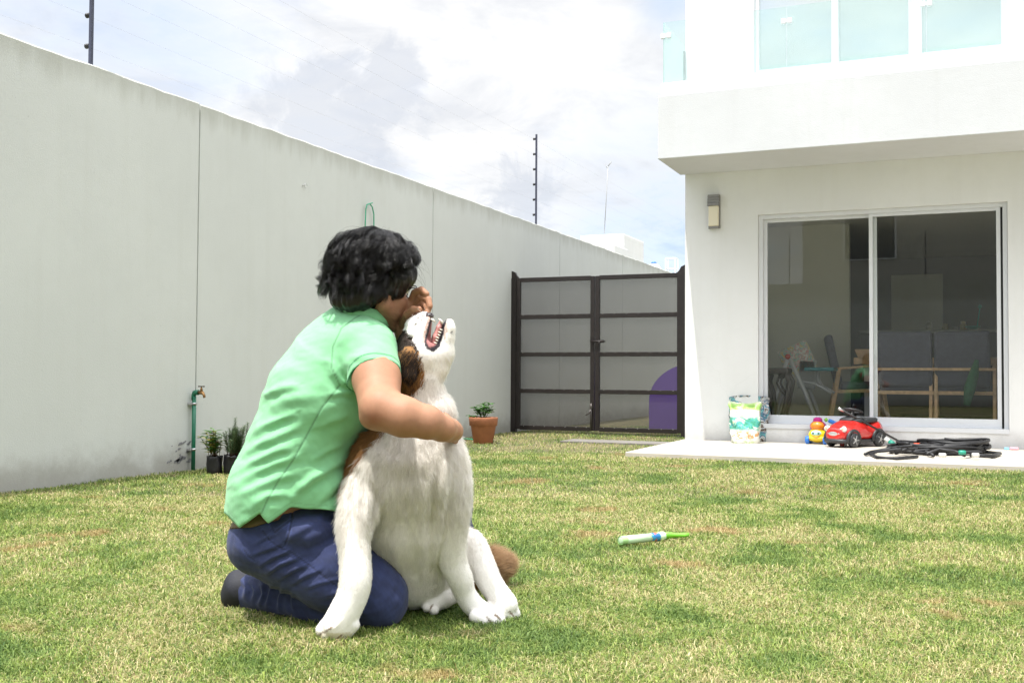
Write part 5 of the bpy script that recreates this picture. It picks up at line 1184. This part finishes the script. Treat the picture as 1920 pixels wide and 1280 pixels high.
    for c in range(nc):
        ph = rng.uniform(-np.pi, np.pi); fr = np.cos(ph); th0 = abs(rng.normal(0, .55))+.05 if rng.random() < .45 else rng.uniform(.2, 1.55)
        frontal = fr > .35
        thmax = (1.22 if frontal else (1.42 if fr > -.3 else 2.2))
        th0 = min(th0, thmax-.45); Lth = min(rng.uniform(.8, 1.4), thmax-th0)
        amp = rng.uniform(.006, .014); wl_ = rng.uniform(.45, .85); phs = rng.uniform(0, 6.28); tw = rng.uniform(-.35, .35)+(.55*np.sign(ph)*(1 if frontal else 0)); lift = rng.uniform(.0, .013); flick = rng.uniform(-.012, .018)+(.028*rng.random() if fr < -.5 and th0 > .8 else 0); curl = rng.uniform(.003, .012); cdir = rng.choice([-1, 1]); cr = rng.uniform(.004, .010)
        jj = rng.normal(size=(per, 3))*cr*.5; dl = rng.normal(0, .10, per); t = np.linspace(0, 1, K)
        th = th0+Lth*t[None, :]*(1+dl[:, None]*.6); phi = ph+tw*t[None, :]**1.3+jj[:, :1]*3.0*(1-.3*t[None, :]); sth = np.where(th < 1.45, np.sin(th), np.sin(1.45)-.10*(th-1.45)); cth = np.where(th < 1.45, np.cos(th), np.cos(1.45)-(th-1.45)*1.0)
        rad = 1+.0*t; off = lift*np.sin(np.pi*np.clip(t*.8+.1, 0, 1))+flick*t**3
        wave = amp*np.sin(2*np.pi*t/wl_+phs)*(.12+1.15*t*t); wave2 = amp*.8*np.cos(2*np.pi*t/wl_+phs+.6)*(.12+1.1*t*t)
        cq = np.clip((t-.55)/.45, 0, 1); wave = wave+cdir*curl*np.sin(cq*5.0); wave2 = wave2+curl*(1-np.cos(cq*5.0))*.6
        dirr = np.stack([np.cos(phi)*sth, np.sin(phi)*sth, cth], -1); tan = np.stack([-np.sin(phi), np.cos(phi), 0*phi], -1)
        E_ = np.array([.113, .096, .108]); p = dirr*E_+np.array([-.016, 0, .028])+dirr*(off+wave2+jj[:, 1:2]*(.55-.2*t)+.001)[..., None]+tan*(wave+jj[:, 2:3]*(1.1-.45*t))[..., None]
        allp.append(hc+p.reshape(-1, 3)@HR)
    for c in range(150):      # curled locks flicking out at the nape and behind the ears
        ph = rng.choice([-1, 1])*rng.uniform(1.45, 3.14); th = rng.uniform(1.35, 2.1) if abs(ph) > 2 else rng.uniform(1.2, 1.5); base = np.array([np.cos(ph)*.112-.016, np.sin(ph)*.094, .028+.112*np.cos(min(th, 1.5))-max(th-1.5, 0)*.11])
        rd = np.array([np.cos(ph), np.sin(ph), 0.]); tg = np.array([-np.sin(ph), np.cos(ph), 0.]); Ll = rng.uniform(.035, .065); t = np.linspace(0, 1, K); cdir = rng.choice([-1, 1]); a0 = rng.uniform(-.3, .3); tw = rng.uniform(2.2, 4.6); out_ = rng.uniform(.0, .75)
        ang = a0+tw*t**1.4; dr = rd[None]*(out_*.6+np.sin(ang)*.55)[:, None]+tg[None]*(cdir*(.25+.5*np.sin(ang*.8)))[:, None]+np.array([0, 0, -1])[None]*(np.cos(ang*.75)*.8)[:, None]; pth = np.cumsum(dr*Ll/K, 0)+base
        jj = rng.normal(size=(60, 1, 3))*.0042*(1-.35*t)[None, :, None]; allp.append(hc+(pth[None]+jj).reshape(-1, 3)@HR)
    for c in range(420):      # loose flyaways
        ph = rng.uniform(-3.14, 3.14); th = rng.uniform(.2, 1.6); t = np.linspace(0, 1, K); dth = rng.uniform(.3, .8)*t; q = np.stack([np.cos(ph+t*rng.uniform(-.6, .6))*np.sin(th+dth), np.sin(ph+t*rng.uniform(-.6, .6))*np.sin(th+dth), np.cos(th+dth)], -1)*np.array([.117, .099, .112])*(1.0+rng.uniform(.05, .22)*np.sin(t*2.2))[:, None]+np.array([-.016, 0, .028])
        allp.append(hc+q@HR)
    # short curled locks at the nape and loose flyaways
    pts = np.concatenate(allp).reshape(-1, K, 3); n = len(pts); rad = np.full((n, K), .00024); rad *= np.linspace(1, .35, K)[None, :]
    # keep hair off the face and out of the shoulders
    lz = (pts-hc)@HR.T; bad = ((lz[..., 0] > .082) & (lz[..., 2] < .018) & (np.abs(lz[..., 1]) < .062)).any(1); pts = pts[~bad]; rad = rad[~bad]
    strands('hair_strands', pts, rad, hm, root)
    return root
person()
PRESS += [tuple(at(700, 1175, 2.93).xy)+tuple(at(620, 1150, 2.98).xy)+(.055,), tuple(at(620, 1150, 2.98).xy)+tuple(at(450, 1130, 3.15).xy)+(.045,)]
# ------------------------------------------------------------------ the dog
def dog():
    g0 = at(770, 1140, 3.1); root = thing('dog', 'large white dog with brown and black markings sitting upright, mouth open and muzzle raised', 'dog', (g0.x, g0.y, 0))
    fd = Field(cv((575, 1225, 3.75))-[0, .0, 0], cv((1010, 560, 2.6))+[.02, .0, 0], .0046)
    # trunk
    fd.add(chain([(772, 1052, 3.075, 84), (768, 965, 3.01, 92), (766, 895, 2.985, 102), (775, 845, 2.95, 78)], .04, .95))
    fd.add([ell((765, 885, 2.95), (.158, .12, .14), .04), ell((826, 878, 2.95), (.060, .085, .09), .04), ell((706, 880, 2.93), (.068, .085, .10), .04)])
    fd.add([ell((768, 1078, 3.12), (.105, .080, .12), .04), ell((800, 1060, 3.20), (.12, .11, .13), .04)])
    # neck with ruff
    fd.add(chain([(780, 830, 2.96, 76), (788, 765, 2.945, 50), (789, 715, 2.93, 35), (790, 670, 2.925, 40)], .03)); fd.add([ell((822, 772, 2.93), (.046, .05, .05), .02), ell((770, 700, 2.94), (.05, .06, .06), .03)])
    # skull, upper muzzle
    fd.add([ell((784, 664, 2.925), (.066, .062, .070), .02)])
    fd.add(chain([(782, 640, 2.925, 34), (787, 617, 2.922, 26), (797, 601, 2.918, 17)], .014)); fd.add([ell((796, 622, 2.90), (.020, .034, .018), .008), ell((796, 622, 2.94), (.020, .034, .018), .008)])
    # throat and lower jaw
    fd.add(chain([(818, 688, 2.925, 24), (829, 660, 2.925, 22), (837, 632, 2.922, 14.5), (841, 614, 2.92, 11.5), (842, 604, 2.92, 6.5)], .012))
    # open mouth
    fd.carve(chain([(817, 594, 2.92, 7.5), (815, 615, 2.92, 9.5), (811, 636, 2.92, 12), (810, 643, 2.92, 10)], .004, 2.2)); fd.carve(chain([(822, 590, 2.92, 7), (822, 604, 2.92, 6)], .003, 2.2))
    fd.carve([ell((771, 634, 2.885), (.009, .006, .010), .006)])       # near eye socket
    # near foreleg (left in view)
    fd.add(schain([(692, 900, 2.90, 45), (674, 955, 2.85, 38), (664, 1000, 2.82, 29.5), (666, 1045, 2.80, 27), (667, 1085, 2.785, 28), (661, 1116, 2.78, 27), (646, 1147, 2.775, 28), (632, 1172, 2.77, 27)], .006))
    for x, y, r, dd in ((606, 1180, 15, 2.775), (617, 1189, 15, 2.765), (634, 1192, 14.5, 2.76), (650, 1184, 13, 2.765)): fd.add(chain([(x+12, y-14, dd, r), (x, y, dd, r*.95)], .003))
    # middle foreleg
    fd.add(schain([(842, 905, 2.93, 40), (850, 955, 2.93, 30), (846, 1005, 2.945, 27), (849, 1050, 2.96, 25), (863, 1085, 2.965, 22), (871, 1110, 2.975, 18.5), (886, 1133, 2.98, 19), (906, 1148, 2.975, 18)], .006))
    for x, y, r, dd in ((938, 1161, 10, 2.965), (925, 1163, 10.5, 2.95), (908, 1164, 10, 2.94), (935, 1155, 9, 2.99)): fd.add(chain([(x-18, y-9, dd, r+1.5), (x, y, dd, r)], .0025))
    # outer hind leg
    fd.add(schain([(845, 1030, 3.18, 48), (880, 1025, 3.12, 30), (902, 1058, 3.08, 24), (918, 1090, 3.05, 21.5), (937, 1118, 3.03, 20.5), (950, 1134, 3.02, 20)], .007))
    for x, y, r, dd in ((966, 1150, 10, 3.03), (955, 1153, 10.5, 3.01), (942, 1151, 9.5, 3.0), (925, 1146, 8, 3.01)): fd.add(chain([(x-6, y-12, dd, r+1), (x, y, dd, r)], .0025))
    # tucked hind paw
    fd.add(chain([(850, 1112, 3.10, 17), (832, 1122, 3.045, 16), (812, 1132, 3.02, 15)], .008)); fd.add([ell((801, 1137, 3.01), (.015, .014, .016), .003), ell((814, 1143, 3.0), (.014, .012, .016), .003)])
    # back, far haunch, tail
    fd.add([ell((778, 960, 3.14), (.125, .20, .12), .05), ell((845, 1005, 3.25), (.05, .06, .10), .04)])
    fd.add(chain([(830, 1070, 3.34, 26), (880, 1075, 3.42, 24), (915, 1076, 3.44, 22), (932, 1060, 3.44, 21), (922, 1046, 3.46, 14)], .02))
    # ear
    fd.add(chain([(768, 655, 2.865, 13), (764, 675, 2.852, 19), (766, 700, 2.848, 14), (770, 712, 2.85, 7)], .012, .45))
    fd.add(chain([(752, 648, 2.99, 13), (742, 672, 3.0, 18), (742, 702, 3.0, 9)], .012, .5))
    P, Q = fd.mesh(1); Q = outward(P, Q); N = vnorm(P, Q); px, py, d = topx(P)
    lump = sn(P*[1.6, .6, 1], 9, 31)*.0035+sn(P*[1.6, .7, 1], 22, 32)*.0018; body = np.clip((py-720)/60, 0, 1)*np.clip((1000-py)/50, 0, 1); P = P+N*(lump*body)[:, None]
    # muscle and coat creases down the front
    P = folds(P, Q, [([(702, 900), (704, 940), (698, 985)], 8, -12), ([(832, 870), (828, 930), (820, 1000), (815, 1050)], 8, 13), ([(790, 980), (800, 1040), (790, 1090)], 12, 6), ([(755, 990), (742, 1030), (755, 1080)], 12, 4), ([(700, 855), (740, 870), (800, 862)], 14, 5), ([(640, 1160), (628, 1175), (612, 1178)], 3, 3), ([(925, 1145), (935, 1155), (942, 1162)], 3, 2)])
    WHT_ = np.array([.89, .865, .83]); BR = np.array([.34, .175, .065]); DK = np.array([.030, .020, .015])
    def coat(px, py, d, rng=None):
        n = len(px); jit = 0 if rng is None else rng.normal(0, 3.2, n); x = px+jit; c = np.tile(WHT_, (n, 1))
        yb = np.array([600, 740, 780, 815, 837, 860, 882, 890, 916, 965, 990]); xb = np.array([0, 700, 738, 719, 694, 676, 660, 650, 643, 623, 600])
        br = (x < np.interp(py, yb, xb)) & (py > 740) & (py < 985) & (d < 3.2)
        back = (d > 3.20) & (py < 1045) & (px < 890); br |= back; br |= (d > 3.28)
        tail = (d > 3.36); br |= (px > 868) & (py > 978) & (py < 1012) & (d > 3.15)
        hx = np.array([745, 758, 772, 786, 796, 790, 778, 760]); hy = np.array([612, 625, 648, 668, 700, 722, 738, 760])
        hb = (py < 760) & (py > 618) & (x < np.interp(py, hy, [758, 765, 781, 788, 797, 793, 776, 750])); br |= hb
        c[br] = BR*(1+ (0 if rng is None else rng.normal(0, .18, (br.sum(), 1)))); bl = hb & (py < 660) & (px < 786); c[bl] = DK
        ear = (d < 2.872) & (np.hypot((px-767)/20, (py-684)/36) < 1) & (px < 792); mixn = (np.random.default_rng(3).random(n) if rng is not None else np.full(n, .5))+.25*np.sin(px*.9)*np.sin(py*.55); eb = ear & (mixn < np.interp(py, [648, 665, 690, 715], [.70, .42, .10, .03])); c[ear] = DK*1.4; c[eb] = BR*.9; hb2 = hb & ~bl & ~ear & (mixn > .72); c[hb2] = DK*2
        c[tail & (px < 925)] = BR*.8; tip = tail & (px > 908); c[tip] = np.array([.52, .36, .22])
        for ln in ([(622, 1175), (612, 1181), (600, 1188)], [(640, 1190), (632, 1196), (624, 1203)], [(928, 1152), (938, 1160)], [(955, 1146), (962, 1154)], [(914, 1158), (922, 1166)], [(810, 1134), (806, 1142)]):  # shade in the gaps between toes, painted into the coat colour
            b_, _, _ = polyd(px, py, ln); c[(b_ < 1.7) & (d < 3.16)] = (.30, .235, .18)
        dirt = (py > 1185) & (px < 660); c[dirt] = c[dirt]*np.array([.80, .76, .66])
        sp = (np.hypot(px-779, py-607) < 2) | (np.hypot(px-846, py-622) < 2.4) | (np.hypot(px-843, py-640) < 1.6) | (np.hypot(px-784, py-596) < 1.6) | (np.hypot(px-790.5, py-600) < 2.2) | (np.hypot(px-793, py-592) < 2.4) | (np.hypot(px-790, py-670) < 3); c[sp & (d < 2.93)] = (.12, .10, .09)
        return c
    col = coat(px, py, d)
    # mouth lining: dark lips, pink inside
    mp = [(812, 590), (806, 604), (802, 622), (797, 640), (801, 652), (812, 655), (821, 648), (827, 628), (831, 608), (834, 600)]; bd, sg, rr = polyd(px, py, mp); loc = (d < 3.0) & (py < 664) & (py > 584)
    poly = np.array(mp+[(822, 592)]); ins = np.zeros(len(px), bool); j = len(poly)-1
    for i in range(len(poly)):
        ca = (poly[i, 1] > py) != (poly[j, 1] > py); xx = (poly[j, 0]-poly[i, 0])*(py-poly[i, 1])/(poly[j, 1]-poly[i, 1]+1e-9)+poly[i, 0]; ins ^= ca & (px < xx); j = i
    inm = ins & loc & (d < 2.99); lip = (bd < 2.6) & loc; jawlip = (bd < 4.2) & loc & (px > 808) & (rr > .45); col[inm] = (.40, .17, .16); wl = np.maximum(np.clip((3.4-bd)/1.6, 0, 1)*loc, np.clip((5.2-bd)/1.8, 0, 1)*(loc & (px > 808) & (rr > .45)))[:, None]; col = col*(1-wl)+wl*np.array([.030, .024, .028])
    nose = (np.hypot((px-805)/8, (py-590)/6) < 1) & (d < 3); col[nose] = (.09, .07, .075); pinkl = loc & (bd < 7) & (px < 806) & (rr < .4) & ~lip & ~inm; col[pinkl] = (.62, .42, .36)
    tail_ = (px > 832) & (px < 850) & (py > 604) & (py < 640) & (bd < 9) & loc; col[tail_ & ~lip & ~jawlip] = (.55, .42, .36)
    dm = mat('dog_skin', (1, 1, 1), .8, .04, 40, .0006, 300, attr='Col', spec=.25); B = cam_mesh('body', P, Q, dm, root, col)
    # tongue, teeth, nose, eye, claws
    tg = Field(cv((790, 665, 3.0)), cv((850, 585, 2.85)), .0018); tg.add(chain([(811, 650, 2.918, 6), (817, 632, 2.916, 6.5), (823, 614, 2.916, 5.2), (827, 603, 2.916, 3.6)], .004, 1.7)); p_, q_ = tg.mesh(1); cam_mesh('tongue', p_, outward(p_, q_), mat('tongue_pink', (.60, .27, .25), .3, .1, 60, spec=.6), root)
    te = MB(); l3 = lambda x, y, dd: at(x, y, dd)-root.location; 
    for side in (-1, 1):
        for i in range(7):
            t = i/6; x, y = 815+12*t, 648-30*t; x2, y2 = x-2.6-1.4*(i % 2), y-1.6; dd = 2.917+side*(.026-.008*t); te.tube([l3(x+2.0, y+1, dd), l3((x+x2)/2, (y+y2)/2, dd), l3(x2, y2, dd)], [.0024, .0017, .0005], 6)
        te.tube([l3(830, 606, 2.917+side*.012), l3(826, 600, 2.917+side*.012), l3(822, 597, 2.917+side*.012)], [.0038, .003, .0006], 6); te.tube([l3(808, 598, 2.917+side*.013), l3(813, 601, 2.917+side*.013), l3(817, 605, 2.917+side*.013)], [.0038, .003, .0006], 6)
    tag(te.build('teeth', mat('tooth_ivory', (.78, .74, .64), .3), root), kind='stuff')
    no = Field(cv((785, 610, 3.0)), cv((825, 575, 2.85)), .0018); no.add([ell((805, 592, 2.918), (.0125, .0095, .020), .004)]); no.carve([ell((808, 590, 2.908), (.004, .003, .004), .002), ell((808, 590, 2.928), (.004, .003, .004), .002)]); p_, q_ = no.mesh(1); cam_mesh('nose', p_, outward(p_, q_), mat('dog_nose', (.05, .04, .042), .35, .2, 60, spec=.6), root)
    e = MB(); e.ball(l3(771, 634, 2.889), .0085, u=14, v=10); e.build('eye', mat('dog_eye', (.02, .010, .005), .1), root)
    for (x, y, dd) in ((598, 1186, 2.765), (611, 1199, 2.755), (629, 1203, 2.75), (645, 1196, 2.755)):
        c_ = MB(); c_.tube([l3(x+3, y-5, dd), l3(x, y, dd-.003), l3(x-1, y+4, dd-.003)], [.004, .0035, .001], 6); c_.build('claw', mat('grey_claw', (.16, .13, .12), .4), root)
    # ------------- fur
    N = vnorm(P, Q); tri = np.concatenate([Q[:, [0, 1, 2]], Q[:, [0, 2, 3]]]); a, b, c = P[tri[:, 0]], P[tri[:, 1]], P[tri[:, 2]]; ar = np.linalg.norm(np.cross(b-a, c-a), axis=1)
    cenN = N[tri].mean(1); wgt = ar*np.where(cenN[:, 2] > -.35, 1, .30); rng = np.random.default_rng(21); n = 210000; it = rng.choice(len(tri), n, p=wgt/wgt.sum()); u = rng.random((n, 2)); f = u.sum(1) > 1; u[f] = 1-u[f]
    p0 = a[it]+(b[it]-a[it])*u[:, :1]+(c[it]-a[it])*u[:, 1:]; nn = cenN[it]; px, py, d = topx(p0)
    bd, sg, rr = polyd(px, py, mp); head = (py < 735) & (d < 3.05)
    keep = ~((((bd < 4.8) & (rr > .42)) | (bd < 3.2)) & (py < 664) & (py > 584)) & ~(np.hypot((px-805)/9, (py-591)/7) < 1)
    poly = np.array(mp+[(822, 592)]); ins = np.zeros(n, bool); j = len(poly)-1
    for i in range(len(poly)):
        ca = (poly[i, 1] > py) != (poly[j, 1] > py); xx = (poly[j, 0]-poly[i, 0])*(py-poly[i, 1])/(poly[j, 1]-poly[i, 1]+1e-9)+poly[i, 0]; ins ^= ca & (px < xx); j = i
    keep &= ~(ins & head); keep &= ~(np.hypot(px-771, py-634) < 4); p0, nn, px, py, d, head = [v[keep] for v in (p0, nn, px, py, d, head)]; n = len(p0)
    flow = np.tile(np.array([0.0, -1.0, .05]), (n, 1)); nose3 = cv((812, 585, 2.92)); h = p0-nose3; h /= np.linalg.norm(h, axis=1)[:, None]; wh = np.clip((760-py)/60, 0, 1)[:, None]*(d < 3.05)[:, None]; flow = flow*(1-wh)+h*wh
    ch = (py > 780) & (py < 1000) & (px > 690) & (px < 850) & (d < 3.15); flow[ch, 0] += np.clip((px[ch]-770)/120, -.5, .5)*.6
    tl = d > 3.36; flow[tl] = np.array([.75, .35, .1])
    ft = (py > 1120); flow[ft] = np.array([-.25, -.8, .3]); rb = ft & (px > 860); flow[rb] = np.array([.8, -.5, .2])
    nz = np.stack([sn(p0, 11, 41), sn(p0, 11, 42), sn(p0, 11, 43)], 1)*.20+np.stack([sn(p0, 38, 44), sn(p0, 38, 45), sn(p0, 38, 46)], 1)*.22; flow = flow+nz
    t = flow-nn*np.einsum('ij,ij->i', flow, nn)[:, None]; t /= np.linalg.norm(t, axis=1)[:, None]+1e-9
    L = np.interp(py, [700, 770, 810, 900, 960, 1010, 1060, 1110, 1150], [.018, .024, .029, .027, .021, .0145, .0105, .0080, .0058]); leg = ((px < 705) & (py > 985)) | ((py > 1020) & (px > 822)); bel = (px > 705) & (px < 822) & (py > 980) & (py < 1110); L[bel] = .017; L[head] = .012+.0*L[head]; L[head & (py < 660)] = .0078; L[(py > 700) & (py < 790)] = .023; L[head & (px < 795) & (py > 655)] = .015
    brn = (px < 720) & (py > 780) & (py < 980) & (px < np.interp(py, [780, 815, 837, 882, 965], [738, 719, 694, 662, 625])); L[brn] = .030; L[tl] = .048; fe = (px < 648) & (py > 960) & (py < 1110); L[fe] *= 1.45
    L *= rng.uniform(.6, 1.25, n); K = 5; s = np.linspace(0, 1, K); jit = rng.normal(0, .16, (n, 3)); lift = (.27+.22*rng.random(n))[:, None]; lift[head] *= .8; lift[leg] *= .8
    d0 = t+nn*lift+jit; d0 /= np.linalg.norm(d0, axis=1)[:, None]; d1 = t*1.1+nn*.10+jit*1.3+np.array([0, -.15, 0]); d1 /= np.linalg.norm(d1, axis=1)[:, None]
    pts = np.zeros((n, K, 3)); pts[:, 0] = p0-nn*.001
    for k in range(1, K):
        w_ = s[k]; dd = d0*(1-w_)+d1*w_; pts[:, k] = pts[:, k-1]+dd*(L/(K-1))[:, None]
    rad = np.full((n, K), .00034)*np.array([1, .95, .8, .55, .15]); rad[tl] *= 1.3
    colf = coat(px, py, d, rng)*rng.uniform(.90, 1.06, (n, 1)); white = colf[:, 2] > .4; shade = np.clip(sn(p0, 5, 51)*.5+.2, 0, 1)*rng.random(n)*.25; colf[white] = colf[white]*(1-shade[white, None]*np.array([.12, .2, .34]))  # white fur yellowed unevenly by noise
    fm = bpy.data.materials.new('fur'); fm.use_nodes = True; t_ = NT(fm.node_tree); pb = t_.n['Principled BSDF']; ca = t_.new('ShaderNodeAttribute', attribute_name='Col').outputs['Color']; t_.put(pb.inputs['Base Color'], ca); pb.inputs['Roughness'].default_value = .5; pb.inputs['Specular IOR Level'].default_value = .3
    tr_ = t_.new('ShaderNodeBsdfTranslucent', Color=ca); mx = t_.n.new('ShaderNodeMixShader'); mx.inputs[0].default_value = .5; t_.l.new(pb.outputs[0], mx.inputs[1]); t_.l.new(tr_.outputs[0], mx.inputs[2]); t_.l.new(mx.outputs[0], t_.n['Material Output'].inputs[0])
    strands('fur', pts, rad, fm, B, colf)
    # whiskers
    wk = MB()
    for (x, y, x2, y2) in ((836, 640, 858, 652), (838, 628, 861, 622), (835, 650, 852, 672), (796, 596, 783, 578), (800, 594, 795, 575), (792, 604, 772, 590), (834, 664, 846, 683)): wk.tube([l3(x, y, 2.90), l3((x+x2)/2, (y+y2)/2-1.5, 2.885), l3(x2, y2, 2.875)], [.0004, .0003, .0002], 4)
    tag(wk.build('whiskers', mat('whisker', (.7, .7, .68), .4), root), kind='stuff')
dog()
for a_, b_, r_ in (((650, 1195, 2.765), (610, 1200, 2.77), .022), ((905, 1160, 2.97), (935, 1165, 2.96), .016), ((945, 1150, 3.01), (962, 1153, 3.02), .016), ((760, 1150, 3.14), (810, 1150, 3.2), .06), ((800, 1150, 3.12), (830, 1140, 3.12), .02)):
    PRESS.append(tuple(at(*a_).xy)+tuple(at(*b_).xy)+(r_,))
grass()
